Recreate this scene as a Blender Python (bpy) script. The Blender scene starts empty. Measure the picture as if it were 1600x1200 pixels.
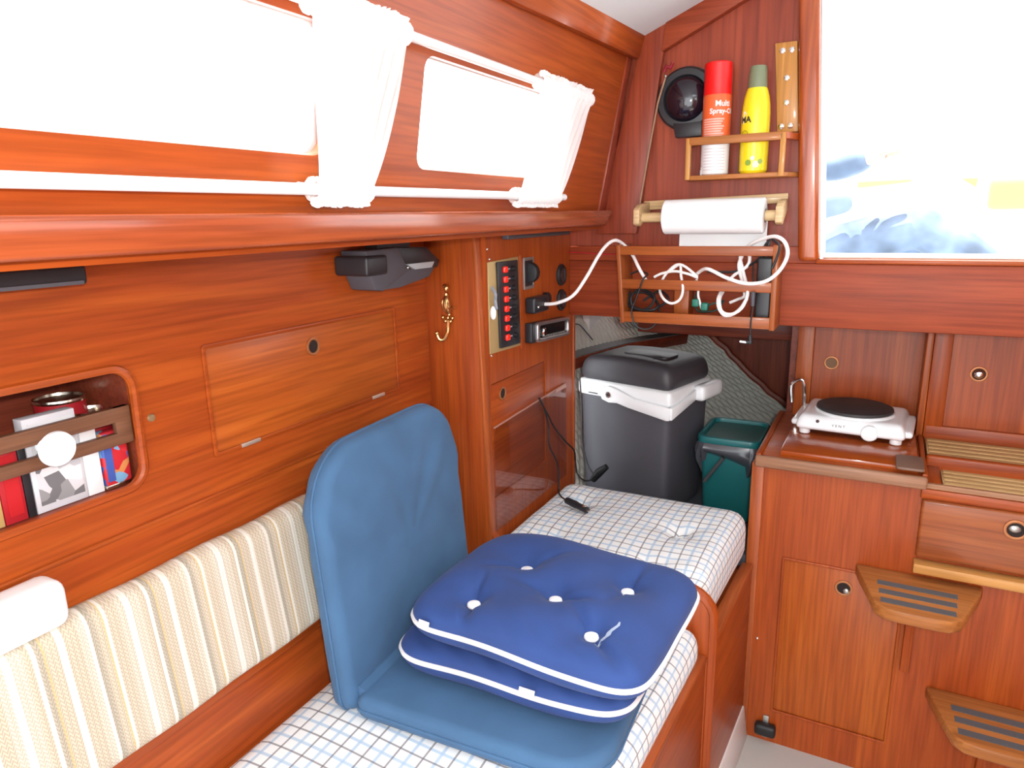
import bpy, bmesh, math, random
from mathutils import Vector, Matrix
random.seed(7)
SC = bpy.context.scene
COL = SC.collection
# ------------------------------------------------------------------ camera
CAM_Z = 1.48
FPX = 1086.0
_yaw, _pit, _rol = (math.radians(a) for a in (28.138, 13.62, -1.1765))
_F = Vector((-math.sin(_yaw) * math.cos(_pit), math.cos(_yaw) * math.cos(_pit), -math.sin(_pit)))
_r = Vector((math.cos(_yaw), math.sin(_yaw), 0)); _u = _r.cross(_F)
_R = math.cos(_rol) * _r + math.sin(_rol) * _u
_U = -math.sin(_rol) * _r + math.cos(_rol) * _u
CAM = Vector((0, 0, CAM_Z))
cd = bpy.data.cameras.new('camera'); cam = bpy.data.objects.new('camera', cd); COL.objects.link(cam)
cam.matrix_world = Matrix(((_R.x, _U.x, -_F.x, 0), (_R.y, _U.y, -_F.y, 0), (_R.z, _U.z, -_F.z, CAM_Z), (0, 0, 0, 1)))
cd.sensor_width = 36; cd.lens = 36 * FPX / 1600; cd.clip_start = 0.02
SC.camera = cam
# ------------------------------------------------------------------ light
SC.view_settings.view_transform = 'Standard'; SC.view_settings.look = 'None'
SC.view_settings.gamma = 1; SC.view_settings.use_curve_mapping = False
SC.view_settings.exposure = 0.28
W = bpy.data.worlds.new('sky'); SC.world = W; W.use_nodes = True
bg = W.node_tree.nodes['Background']; bg.inputs[0].default_value = (0.93, 0.97, 1, 1); bg.inputs[1].default_value = 4.0
def light(name, kind, loc, energy, col=(1, 1, 1), **k):
    l = bpy.data.lights.new(name, kind); l.energy = energy; l.color = col
    for a, b in k.items(): setattr(l, a, b)
    o = bpy.data.objects.new(name, l); COL.objects.link(o); o.location = loc; return o
sun = light('sun', 'SUN', (3, 1, 4), 11.0, (1, 0.95, 0.88), angle=0.009)
SUN_DIR = Vector((0.08, -0.05, -0.995)).normalized()
sun.rotation_euler = SUN_DIR.to_track_quat('-Z', 'Y').to_euler()
light('camera_flash', 'POINT', (0.06, -0.02, 1.53), 30.0, (1, 0.985, 0.94), shadow_soft_size=0.018)
# ------------------------------------------------------------------ helpers
def P(px, py, ax, v):
    """point of the plane ax = v that the photograph shows at (px, py)"""
    d = _F + _R * ((px - 800) / FPX) - _U * ((py - 600) / FPX)
    i = 'XYZ'.index(ax)
    return CAM + d * ((v - CAM[i]) / d[i])
def rr(x0, y0, x1, y1, r, n=6):
    out = []
    for cx, cy, a in ((x1 - r, y1 - r, 0), (x0 + r, y1 - r, 90), (x0 + r, y0 + r, 180), (x1 - r, y0 + r, 270)):
        for i in range(n + 1):
            t = math.radians(a + 90 * i / n); out.append((cx + r * math.cos(t), cy + r * math.sin(t)))
    return out
def circ(x, y, r, n=24, r2=None):
    return [(x + r * math.cos(2 * math.pi * i / n), y + (r2 or r) * math.sin(2 * math.pi * i / n)) for i in range(n)]
MAP = {'XZ': lambda p, h: (p[0], h, p[1]), 'YZ': lambda p, h: (h, p[0], p[1]), 'XY': lambda p, h: (p[0], p[1], h)}
def spline(pts, n=8):
    pts = [Vector(p) for p in pts]; out = []
    for i in range(len(pts) - 1):
        a, b = pts[i], pts[i + 1]; p0 = pts[i - 1] if i else a * 2 - b; p3 = pts[i + 2] if i + 2 < len(pts) else b * 2 - a
        for k in range(n):
            t = k / n
            out.append(0.5 * ((2 * a) + (b - p0) * t + (2 * p0 - 5 * a + 4 * b - p3) * t * t + (3 * a - p0 - 3 * b + p3) * t ** 3))
    out.append(pts[-1]); return out
class MB:
    """collects shapes for ONE mesh object"""
    def __init__(s, M=None): s.v = []; s.f = []; s.mi = []; s.M = M; s.k = 0
    def add(s, vs, fs, mi=None):
        b = len(s.v)
        for p in vs: s.v.append(s.M @ Vector(p) if s.M else Vector(p))
        for f in fs: s.f.append([i + b for i in f]); s.mi.append(s.k if mi is None else mi)
        return s
    def box(s, x0, x1, y0, y1, z0, z1):
        vs = [(x, y, z) for z in (z0, z1) for y in (y0, y1) for x in (x0, x1)]
        return s.add(vs, [(0, 2, 3, 1), (4, 5, 7, 6), (0, 1, 5, 4), (2, 6, 7, 3), (0, 4, 6, 2), (1, 3, 7, 5)])
    def hexa(s, lo, hi):
        return s.add(list(lo) + list(hi), [(3, 2, 1, 0), (4, 5, 6, 7), (0, 1, 5, 4), (1, 2, 6, 5), (2, 3, 7, 6), (3, 0, 4, 7)])
    def prism(s, pts, pl, a, b):
        n = len(pts); m = MAP[pl]
        return s.add([m(p, a) for p in pts] + [m(p, b) for p in pts],
                     [list(range(n))[::-1], list(range(n, 2 * n))] + [(i, (i + 1) % n, (i + 1) % n + n, i + n) for i in range(n)])
    def plate(s, outer, holes, pl, a, b):
        """flat plate with holes"""
        m = MAP[pl]; loops = [outer] + holes
        for h in (a, b):
            bm = bmesh.new()
            for lp in loops:
                vs = [bm.verts.new((p[0], p[1], 0)) for p in lp]
                for i in range(len(vs)): bm.edges.new((vs[i], vs[(i + 1) % len(vs)]))
            bmesh.ops.triangle_fill(bm, use_beauty=True, use_dissolve=False, edges=bm.edges[:])
            bm.verts.index_update()
            s.add([m((v.co.x, v.co.y), h) for v in bm.verts], [[v.index for v in f.verts] for f in bm.faces]); bm.free()
        for lp in loops:
            n = len(lp)
            s.add([m(p, a) for p in lp] + [m(p, b) for p in lp], [(i, (i + 1) % n, (i + 1) % n + n, i + n) for i in range(n)])
        return s
    def tube(s, path, r, seg=10, caps=True, closed=False):
        path = [Vector(p) for p in path]; n = len(path); vs = []; fs = []; up = None
        for i, p in enumerate(path):
            a = path[i - 1] if (i or closed) else p; b = path[(i + 1) % n] if (i < n - 1 or closed) else p
            t = (b - a).normalized()
            if up is None: up = t.orthogonal().normalized()
            up = (up - t * up.dot(t)); up = up.normalized() if up.length > 1e-6 else t.orthogonal().normalized()
            w = t.cross(up); rad = r[i] if isinstance(r, (list, tuple)) else r
            for k in range(seg):
                q = 2 * math.pi * k / seg; vs.append(p + (up * math.cos(q) + w * math.sin(q)) * rad)
        for i in range(n if closed else n - 1):
            j = (i + 1) % n
            for k in range(seg):
                l = (k + 1) % seg; fs.append((i * seg + k, i * seg + l, j * seg + l, j * seg + k))
        if caps and not closed: fs += [list(range(seg))[::-1], list(range((n - 1) * seg, n * seg))]
        return s.add(vs, fs)
    def lathe(s, prof, c, ax='Z', seg=32, mis=None):
        c = Vector(c); vs = []; fs = []; mm = []
        for r, h in prof:
            for k in range(seg):
                q = 2 * math.pi * k / seg; a, b = r * math.cos(q), r * math.sin(q)
                vs.append(c + Vector({'Z': (a, b, h), 'Y': (b, h, a), 'X': (h, a, b)}[ax]))
        for i in range(len(prof) - 1):
            for k in range(seg):
                l = (k + 1) % seg; fs.append((i * seg + k, i * seg + l, (i + 1) * seg + l, (i + 1) * seg + k)); mm.append(mis[i] if mis else s.k)
        if prof[0][0] > 1e-5: fs.append(list(range(seg))[::-1]); mm.append(mm[0])
        if prof[-1][0] > 1e-5: fs.append(list(range((len(prof) - 1) * seg, len(prof) * seg))); mm.append(mm[-2] if mis else s.k)
        b = len(s.v); s.add(vs, [])
        for f, m in zip(fs, mm): s.f.append([i + b for i in f]); s.mi.append(m)
        return s
    def ball(s, c, r, sc=(1, 1, 1), n=12):
        c = Vector(c); vs = []; fs = []
        for i in range(n + 1):
            th = math.pi * i / n
            for k in range(2 * n):
                q = math.pi * k / n
                vs.append(c + Vector((r * sc[0] * math.sin(th) * math.cos(q), r * sc[1] * math.sin(th) * math.sin(q), r * sc[2] * math.cos(th))))
        for i in range(n):
            for k in range(2 * n):
                l = (k + 1) % (2 * n); fs.append((i * 2 * n + k, (i + 1) * 2 * n + k, (i + 1) * 2 * n + l, i * 2 * n + l))
        return s.add(vs, fs)
    def grid(s, fn, nu, nv, closed_u=False):
        vs = [fn(i / nu, j / nv) for j in range(nv + 1) for i in range(nu + 1)]
        return s.add(vs, [(j * (nu + 1) + i, j * (nu + 1) + i + 1, (j + 1) * (nu + 1) + i + 1, (j + 1) * (nu + 1) + i) for j in range(nv) for i in range(nu)])
    def rbox(s, x0, x1, y0, y1, z0, z1, R, n=(8, 8, 4), fn=None, nr=3):
        """box with rounded edges on a subdivided grid, fn displaces points"""
        def ax(a, b, m):
            e = [a + R * (1 - math.cos(math.pi / 2 * i / nr)) * 0.99 for i in range(nr)]
            mid = [a + R + (b - a - 2 * R) * i / m for i in range(m + 1)]
            return e + mid + [a + b - t for t in e[::-1]]
        X, Y, Z = ax(x0, x1, n[0]), ax(y0, y1, n[1]), ax(z0, z1, n[2])
        def mp(x, y, z):
            c = Vector((min(max(x, x0 + R), x1 - R), min(max(y, y0 + R), y1 - R), min(max(z, z0 + R), z1 - R)))
            d = Vector((x, y, z)) - c
            if d.length > 1e-9:
                q = max(abs(d.x), abs(d.y), abs(d.z)); d = d.normalized() * min(q, R)
            p = c + d
            return Vector(fn(p)) if fn else p
        for A, B, g in ((X, Y, lambda a, b: (a, b, z0)), (X, Y, lambda a, b: (a, b, z1)), (X, Z, lambda a, b: (a, y0, b)),
                        (X, Z, lambda a, b: (a, y1, b)), (Y, Z, lambda a, b: (x0, a, b)), (Y, Z, lambda a, b: (x1, a, b))):
            na, nb = len(A), len(B)
            s.add([mp(*g(a, b)) for b in B for a in A], [(j * na + i, j * na + i + 1, (j + 1) * na + i + 1, (j + 1) * na + i) for j in range(nb - 1) for i in range(na - 1)])
        return s
    def slab(s, outline, z0, z1, R, puff=0.0, n=4):
        """rounded slab on a 2D outline (local XY), used through M"""
        cx = sum(p[0] for p in outline) / len(outline); cy = sum(p[1] for p in outline) / len(outline)
        rings = []
        for k in range(n + 1):
            a = math.pi / 2 * k / n; rings.append((R * (1 - math.sin(a)), z0 + R * (1 - math.cos(a))))
        rings = rings[::-1] if False else rings
        lo = [(R * (1 - math.sin(math.pi / 2 * k / n)), z0 + R * (1 - math.cos(math.pi / 2 * k / n))) for k in range(n + 1)]
        hi = [(R * (1 - math.sin(math.pi / 2 * k / n)), z1 - R * (1 - math.cos(math.pi / 2 * k / n))) for k in range(n, -1, -1)]
        prof = lo + hi; vs = []; fs = []; m = len(outline)
        def inset(i, d):
            a, b, c = outline[i - 1], outline[i], outline[(i + 1) % m]
            t = Vector((c[0] - a[0], c[1] - a[1])).normalized(); nrm = Vector((-t.y, t.x))
            return (b[0] + nrm.x * d, b[1] + nrm.y * d)
        for d, z in prof:
            for i in range(m): x, y = inset(i, d); vs.append((x, y, z))
        for j in range(len(prof) - 1):
            for i in range(m): k = (i + 1) % m; fs.append((j * m + i, j * m + k, (j + 1) * m + k, (j + 1) * m + i))
        for base, z, sg in ((0, z0, -1), ((len(prof) - 1) * m, z1, 1)):
            prev = list(range(base, base + m))
            for q in (0.75, 0.45, 0.15):
                st = len(vs)
                for i in range(m):
                    x, y, _ = vs[base + i]; vs.append((cx + (x - cx) * q, cy + (y - cy) * q, z + sg * puff * (1 - q * q)))
                for i in range(m): k = (i + 1) % m; fs.append((prev[i], prev[k], st + k, st + i))
                prev = list(range(st, st + m))
            fs.append(prev)
        return s.add(vs, fs)
    def build(s, name, mat, parent=None, bevel=0, seg=2, smooth=True, ang=35, base=None, merge=1e-5):
        base = Vector(base) if base is not None else (Vector(parent['_b']) if parent is not None and '_b' in parent else Vector())
        me = bpy.data.meshes.new(name); bm = bmesh.new()
        vs = [bm.verts.new(p - base) for p in s.v]
        for f, m in zip(s.f, s.mi):
            g = []
            for i in f:
                if vs[i] not in g: g.append(vs[i])
            if len(g) < 3: continue
            try: q = bm.faces.new(g); q.material_index = m
            except ValueError: pass
        bmesh.ops.remove_doubles(bm, verts=bm.verts[:], dist=merge)
        bmesh.ops.recalc_face_normals(bm, faces=bm.faces[:])
        if bevel:
            es = [e for e in bm.edges if len(e.link_faces) == 2 and e.calc_face_angle(0) > math.radians(38)]
            bmesh.ops.bevel(bm, geom=es, offset=bevel, segments=seg, profile=0.5, affect='EDGES', clamp_overlap=True)
        bm.to_mesh(me); bm.free()
        for m in (mat if isinstance(mat, (list, tuple)) else [mat]): me.materials.append(m)
        if smooth:
            me.polygons.foreach_set('use_smooth', [True] * len(me.polygons)); me.set_sharp_from_angle(angle=math.radians(ang))
        o = bpy.data.objects.new(name, me); COL.objects.link(o)
        if parent is not None:
            o.parent = parent; o['_b'] = tuple(base)
        else: o.location = base; o['_b'] = tuple(base)
        return o
def tag(o, label, cat, group=None):
    o['label'] = label; o['category'] = cat
    if group: o['group'] = group
    return o
def thing(name, label, cat, base, group=None):
    o = bpy.data.objects.new(name, None); COL.objects.link(o); o.location = base; o['_b'] = tuple(base); o.empty_display_size = 0.02
    return tag(o, label, cat, group)
def struct(o, label=None):
    o['kind'] = 'structure'
    if label: o['label'] = label
    return o
def copy_part(o, off, parent=None):
    c = o.copy(); COL.objects.link(c); c.location = o.location + Vector(off)
    if parent is not None: c.parent = parent
    return c
def text_mesh(txt, size, fn, name, mat, parent, bold=0.0):
    """flat lettering; fn maps (x, y) of the text to a point"""
    cu = bpy.data.curves.new('lettering', 'FONT'); cu.body = txt; cu.size = size; cu.align_x = 'CENTER'; cu.align_y = 'CENTER'; cu.offset = bold; cu.resolution_u = 3
    ob = bpy.data.objects.new('lettering', cu); COL.objects.link(ob)
    dg = bpy.context.evaluated_depsgraph_get(); me = ob.evaluated_get(dg).to_mesh()
    mb = MB(); mb.add([fn(v.co.x, v.co.y) for v in me.vertices], [list(p.vertices) for p in me.polygons])
    bpy.data.objects.remove(ob); bpy.data.curves.remove(cu)
    return mb.build(name, mat, parent, smooth=False, merge=1e-7)
# ------------------------------------------------------------------ materials
def mat(name, col, rough=0.5, metal=0.0, coat=0.0, **k):
    m = bpy.data.materials.new(name); m.use_nodes = True
    p = m.node_tree.nodes['Principled BSDF']
    p.inputs['Base Color'].default_value = (*col, 1); p.inputs['Roughness'].default_value = rough
    p.inputs['Metallic'].default_value = metal; p.inputs['Coat Weight'].default_value = coat; p.inputs['Coat Roughness'].default_value = 0.12
    for a, b in k.items(): p.inputs[a.replace('_', ' ')].default_value = b
    return m
class NT:
    def __init__(s, m): s.t = m.node_tree; s.p = s.t.nodes['Principled BSDF']
    def n(s, typ, **k):
        o = s.t.nodes.new(typ)
        for a, b in k.items():
            if a.startswith('i_'):
                key = a[2:]; o.inputs[int(key) if key.isdigit() else key.replace('_', ' ')].default_value = b
            else: setattr(o, a, b)
        return o
    def l(s, a, b): s.t.links.new(a, b); return b
    def math(s, op, a, b=None, c=None):
        o = s.n('ShaderNodeMath', operation=op)
        for i, q in enumerate((a, b, c)):
            if q is None: continue
            if isinstance(q, (int, float)): o.inputs[i].default_value = q
            else: s.l(q, o.inputs[i])
        return o.outputs[0]
    def ramp(s, f, stops, interp='LINEAR'):
        o = s.n('ShaderNodeValToRGB'); o.color_ramp.interpolation = interp
        while len(o.color_ramp.elements) < len(stops): o.color_ramp.elements.new(0.5)
        for e, (q, c) in zip(o.color_ramp.elements, stops): e.position = q; e.color = (*c, 1)
        s.l(f, o.inputs[0]); return o.outputs[0]
    def mix(s, f, a, b, typ='MIX'):
        o = s.n('ShaderNodeMix', data_type='RGBA', blend_type=typ)
        for i, q in ((0, f), (6, a), (7, b)):
            if isinstance(q, (int, float)): o.inputs[i].default_value = q
            elif isinstance(q, tuple): o.inputs[i].default_value = (*q, 1)
            else: s.l(q, o.inputs[i])
        return o.outputs[2]
def wood(name, dark, mid, lite, axis, rough=0.36, coat=0.07, scale=1.0):
    """varnished straight-grained wood, grain along axis"""
    m = mat(name, mid, rough, 0, coat, Specular_IOR_Level=0.3); t = NT(m)
    tc = t.n('ShaderNodeTexCoord'); mp = t.n('ShaderNodeMapping'); t.l(tc.outputs['Object'], mp.inputs[0])
    i = 'XYZ'.index(axis); sc = [26 * scale] * 3; sc[i] = 1.5 * scale; mp.inputs['Scale'].default_value = sc
    a = t.n('ShaderNodeTexNoise', i_Scale=1.0, i_Detail=4.0, i_Roughness=0.6, i_Distortion=0.6); t.l(mp.outputs[0], a.inputs['Vector'])
    mp2 = t.n('ShaderNodeMapping'); t.l(tc.outputs['Object'], mp2.inputs[0]); sc2 = [150 * scale] * 3; sc2[i] = 5 * scale; mp2.inputs['Scale'].default_value = sc2
    b = t.n('ShaderNodeTexNoise', i_Scale=1.0, i_Detail=2.0); t.l(mp2.outputs[0], b.inputs['Vector'])
    c1 = t.ramp(a.outputs[0], [(0.22, dark), (0.5, mid), (0.78, lite)])
    f = t.ramp(b.outputs[0], [(0.35, (0.80, 0.78, 0.76)), (0.6, (1.06, 1.06, 1.06))])
    t.l(t.mix(1.0, c1, f, 'MULTIPLY'), t.p.inputs['Base Color'])
    bp = t.n('ShaderNodeBump', i_Strength=0.06, i_Distance=0.002); t.l(b.outputs[0], bp.inputs['Height']); t.l(bp.outputs[0], t.p.inputs['Normal'])
    return m
MAH = ((0.265, 0.042, 0.008), (0.36, 0.066, 0.010), (0.45, 0.098, 0.014))
wood_y = wood('mahogany_along_y', *MAH, 'Y'); wood_x = wood('mahogany_along_x', *MAH, 'X'); wood_z = wood('mahogany_along_z', *MAH, 'Z')
EDG = ((0.31, 0.064, 0.016), (0.40, 0.092, 0.022), (0.48, 0.13, 0.034))
bulk_shade_z = wood('shaded_bulkhead_mahogany_z', (0.20, 0.033, 0.015), (0.275, 0.048, 0.021), (0.34, 0.068, 0.029), 'Z'); hatch_y = wood('orange_mahogany_y', (0.30, 0.060, 0.010), (0.40, 0.088, 0.013), (0.48, 0.12, 0.018), 'Y')  # redder bulkhead veneer, its colour also darkened for the shade under the deck
bulk_shade_x = wood('shaded_mahogany_x', (0.21, 0.033, 0.011), (0.29, 0.048, 0.015), (0.36, 0.068, 0.020), 'X', 0.5, 0.0); rack_shade_x = wood('shaded_rack_mahogany_x', (0.25, 0.058, 0.013), (0.33, 0.082, 0.018), (0.40, 0.112, 0.026), 'X'); rack_shade_z = wood('shaded_rack_mahogany_z', (0.25, 0.058, 0.013), (0.33, 0.082, 0.018), (0.40, 0.112, 0.026), 'Z')  # beam and rack mahogany, colour darkened for the weak light aft
gloss_y = wood('glossy_mahogany_y', (0.21, 0.038, 0.012), (0.29, 0.058, 0.018), (0.36, 0.082, 0.025), 'Y', 0.25, 0.6); gloss_z = wood('glossy_mahogany_z', *MAH, 'Z', 0.25, 0.8); gloss_x = wood('glossy_mahogany_x', *MAH, 'X', 0.22, 0.6)
edge_z = wood('mahogany_edge_z', *EDG, 'Z', 0.35); edge_y = wood('mahogany_edge_y', *EDG, 'Y', 0.35); edge_x = wood('mahogany_edge_x', *EDG, 'X', 0.35)
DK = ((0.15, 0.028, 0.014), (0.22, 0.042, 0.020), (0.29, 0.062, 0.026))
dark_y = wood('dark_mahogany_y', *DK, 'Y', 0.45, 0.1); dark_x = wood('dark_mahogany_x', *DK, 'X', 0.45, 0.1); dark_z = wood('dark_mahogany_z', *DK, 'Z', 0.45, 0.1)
TEAK = ((0.30, 0.10, 0.024), (0.41, 0.15, 0.038), (0.49, 0.20, 0.06))
teak_x = wood('teak_x', *TEAK, 'X', 0.5, 0.1); teak_z = wood('oak_strip_z', (0.42, 0.17, 0.035), (0.52, 0.23, 0.05), (0.60, 0.30, 0.08), 'Z', 0.4, 0.2)
grate_x = wood('grate_teak_x', (0.52, 0.30, 0.12), (0.64, 0.41, 0.18), (0.72, 0.51, 0.26), 'X', 0.7, 0)
pine_x = wood('pale_pine_x', (0.50, 0.33, 0.16), (0.60, 0.42, 0.22), (0.68, 0.51, 0.29), 'X', 0.5, 0.1)
white_plastic = mat('white_plastic', (0.87, 0.90, 0.92), 0.3, 0, 0.2)
white_gel = mat('white_gelcoat', (0.80, 0.81, 0.80), 0.35, 0, 0.2)
black_plastic = mat('black_plastic', (0.018, 0.018, 0.022), 0.4); grey_plastic = mat('charcoal_plastic', (0.076, 0.076, 0.090), 0.55)
rubber = mat('black_rubber', (0.012, 0.012, 0.014), 0.5); chrome = mat('chrome', (0.8, 0.8, 0.8), 0.15, 1.0); brass = mat('brass', (0.72, 0.47, 0.20), 0.3, 1.0)
copper = mat('copper_ring', (0.42, 0.16, 0.06), 0.4, 0.5); hole_dark = mat('dark_void', (0.015, 0.007, 0.005), 0.8)
red_plastic = mat('red_plastic', (0.75, 0.012, 0.012), 0.25, 0, 0.3)
white_enamel = mat('white_enamel', (0.90, 0.93, 0.95), 0.25, 0, 0.4); cast_iron = mat('cast_iron', (0.035, 0.032, 0.034), 0.6)
paper = mat('paper', (0.90, 0.92, 0.93), 0.9); cable_white = mat('white_cable', (0.88, 0.84, 0.83), 0.4)
liner = mat('headliner_vinyl', (0.70, 0.77, 0.80), 0.6)
def fabric(name, col, bump=0.25, sc=900, sheen=0.06, var=0.12):
    m = mat(name, col, 0.85, 0, 0); t = NT(m); t.p.inputs['Sheen Weight'].default_value = sheen
    tc = t.n('ShaderNodeTexCoord'); a = t.n('ShaderNodeTexNoise', i_Scale=float(sc), i_Detail=1.0); t.l(tc.outputs['Object'], a.inputs['Vector'])
    w = t.n('ShaderNodeTexNoise', i_Scale=9.0, i_Detail=2.0); t.l(tc.outputs['Object'], w.inputs['Vector'])
    f = t.ramp(w.outputs[0], [(0.3, tuple(c * (1 - var) for c in col)), (0.7, tuple(c * (1 + var) for c in col))]); t.l(f, t.p.inputs['Base Color'])
    b = t.n('ShaderNodeBump', i_Strength=bump, i_Distance=0.0006); t.l(a.outputs[0], b.inputs['Height']); t.l(b.outputs[0], t.p.inputs['Normal'])
    return m
steel_blue = fabric('steel_blue_nylon', (0.048, 0.125, 0.245)); navy = fabric('navy_cotton', (0.020, 0.056, 0.210)); piping_white = fabric('white_piping', (0.80, 0.77, 0.76))
button_white = fabric('white_button_cloth', (0.86, 0.84, 0.84))
def glassmat(name, tint, lo, hi):
    """thin clear sheet: see-through, with a reflection that grows at grazing angles"""
    m = bpy.data.materials.new(name); m.use_nodes = True; t = m.node_tree; t.nodes.clear()
    o = t.nodes.new('ShaderNodeOutputMaterial'); mx = t.nodes.new('ShaderNodeMixShader'); a = t.nodes.new('ShaderNodeBsdfTransparent'); b = t.nodes.new('ShaderNodeBsdfGlossy'); lw = t.nodes.new('ShaderNodeLayerWeight')
    lw.inputs[0].default_value = 0.5; pw = t.nodes.new('ShaderNodeMath'); pw.operation = 'POWER'; pw.inputs[1].default_value = 4.0; ma = t.nodes.new('ShaderNodeMath'); ma.operation = 'MULTIPLY_ADD'; ma.inputs[1].default_value = hi; ma.inputs[2].default_value = lo
    t.links.new(lw.outputs['Facing'], pw.inputs[0]); t.links.new(pw.outputs[0], ma.inputs[0])
    a.inputs[0].default_value = (*tint, 1); b.inputs['Roughness'].default_value = 0.04
    t.links.new(ma.outputs[0], mx.inputs[0]); t.links.new(a.outputs[0], mx.inputs[1]); t.links.new(b.outputs[0], mx.inputs[2]); t.links.new(mx.outputs[0], o.inputs[0]); return m
glass = glassmat('window_glass', (0.98, 0.99, 0.99), 0.02, 0.3); acrylic = glassmat('clear_acrylic', (0.93, 0.91, 0.91), 0.05, 0.45)
def curtain_mat():
    m = bpy.data.materials.new('white_curtain_cotton'); m.use_nodes = True; t = m.node_tree; t.nodes.clear()
    o = t.nodes.new('ShaderNodeOutputMaterial'); mx = t.nodes.new('ShaderNodeMixShader'); a = t.nodes.new('ShaderNodeBsdfDiffuse'); b = t.nodes.new('ShaderNodeBsdfTranslucent')
    a.inputs[0].default_value = (0.98, 0.98, 0.98, 1); b.inputs[0].default_value = (0.99, 0.99, 0.99, 1); mx.inputs[0].default_value = 0.5
    t.links.new(a.outputs[0], mx.inputs[1]); t.links.new(b.outputs[0], mx.inputs[2]); t.links.new(mx.outputs[0], o.inputs[0]); return m
curtain_cloth = curtain_mat()
def plaid_mat():
    m = mat('plaid_cotton', (0.8, 0.8, 0.76), 0.9); t = NT(m); tc = t.n('ShaderNodeTexCoord'); sp = t.n('ShaderNodeSeparateXYZ'); t.l(tc.outputs['UV'], sp.inputs[0])
    col = (0.86, 0.89, 0.89)
    def line(coord, period, off, w):
        f = t.math('FRACT', t.math('ADD', t.math('DIVIDE', coord, period), off)); d = t.math('ABSOLUTE', t.math('SUBTRACT', f, 0.5))
        o = t.n('ShaderNodeMapRange', interpolation_type='SMOOTHSTEP'); t.l(d, o.inputs[0])
        o.inputs[1].default_value = w; o.inputs[2].default_value = w * 0.45; o.inputs[3].default_value = 0.0; o.inputs[4].default_value = 1.0; return o.outputs[0]
    x, y = sp.outputs[0], sp.outputs[1]; c = None
    for off, w, ln, k in ((0.5, 0.085, (0.40, 0.57, 0.74), 0.75), (0.0, 0.052, (0.16, 0.14, 0.16), 0.75)):
        for q in (x, y):
            f = t.math('MULTIPLY', line(q, 0.047, off, w), k); c = t.mix(f, c if c is not None else col, ln)
    t.l(c, t.p.inputs['Base Color'])
    a = t.n('ShaderNodeTexNoise', i_Scale=700.0); t.l(tc.outputs['Object'], a.inputs['Vector'])
    b = t.n('ShaderNodeBump', i_Strength=0.2, i_Distance=0.0006); t.l(a.outputs[0], b.inputs['Height']); t.l(b.outputs[0], t.p.inputs['Normal']); return m
plaid = plaid_mat()
def stripe_mat():
    m = mat('striped_upholstery', (0.7, 0.62, 0.5), 0.9); t = NT(m); tc = t.n('ShaderNodeTexCoord'); sp = t.n('ShaderNodeSeparateXYZ'); t.l(tc.outputs['Object'], sp.inputs[0])
    y, z = sp.outputs[1], sp.outputs[2]
    f = t.math('FRACT', t.math('DIVIDE', y, 0.155))
    W_ = (0.71, 0.68, 0.60); B1 = (0.54, 0.47, 0.37); B2 = (0.60, 0.54, 0.45); G = (0.41, 0.37, 0.30)
    band = t.ramp(f, [(0.0, W_), (0.055, B2), (0.15, B1), (0.20, W_), (0.235, G), (0.29, B1), (0.40, W_), (0.46, B1), (0.58, B2), (0.64, W_), (0.67, G), (0.72, B1), (0.80, W_), (0.83, B1), (0.93, B2)], 'CONSTANT')
    # woven herringbone flecks
    yy = t.math('MULTIPLY', y, 1 / 0.0065); zz = t.math('MULTIPLY', z, 1 / 0.0062)
    tri = t.math('ABSOLUTE', t.math('SUBTRACT', t.math('FRACT', yy), 0.5))
    fl = t.math('FRACT', t.math('ADD', zz, t.math('MULTIPLY', tri, 2.0)))
    fleck = t.ramp(fl, [(0.35, (0.80, 0.78, 0.74)), (0.6, (1.12, 1.1, 1.06))])
    isw = t.ramp(f, [(0.0, (0, 0, 0)), (0.055, (1, 1, 1)), (0.20, (0, 0, 0)), (0.235, (1, 1, 1)), (0.40, (0, 0, 0)), (0.46, (1, 1, 1)), (0.64, (0, 0, 0)), (0.67, (1, 1, 1)), (0.80, (0, 0, 0)), (0.83, (1, 1, 1))], 'CONSTANT')
    yel = t.ramp(t.math('FRACT', t.math('DIVIDE', y, 0.0775)), [(0.0, (0, 0, 0)), (0.57, (1, 1, 1)), (0.605, (0, 0, 0))], 'CONSTANT')
    c = t.mix(isw, band, t.mix(1.0, band, fleck, 'MULTIPLY'))
    c = t.mix(t.math('MULTIPLY', yel, 0.5), c, (0.62, 0.42, 0.12))
    t.l(c, t.p.inputs['Base Color'])
    bp = t.n('ShaderNodeBump', i_Strength=0.3, i_Distance=0.001); t.l(fl, bp.inputs['Height']); t.l(bp.outputs[0], t.p.inputs['Normal']); return m
striped = stripe_mat()
# ================================================================== SETTING
def cab(y, z, off=0.0):
    """point of the inward-leaning cabin side"""
    n = Vector((0.985, 0, -0.173)); return Vector((-0.694 + (z - 1.487) * 0.1757, y, z)) + n * off
def zroof(x, y):
    d = x + 0.59
    s = [(0, 1.915), (0.157, 1.978), (0.39, 2.05), (0.74, 2.075)]
    xx = d if d < 0.74 else 1.48 - d
    for (a, p), (b, q) in zip(s, s[1:]):
        if xx <= b: return p + (q - p) * (xx - a) / (b - a) + 0.036 * (y - 1.86)
    return 2.075 + 0.036 * (y - 1.86)
YN = -1.3   # forward end of the part of the cabin that is built
XB = -0.952
m = MB(); m.box(-0.60, 1.15, YN, 1.84, -0.05, 0.0)
floor = struct(m.build('floor', mat('pale_grey_sole', (0.52, 0.52, 0.49), 0.45)), 'pale grey moulded cabin sole')
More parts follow.
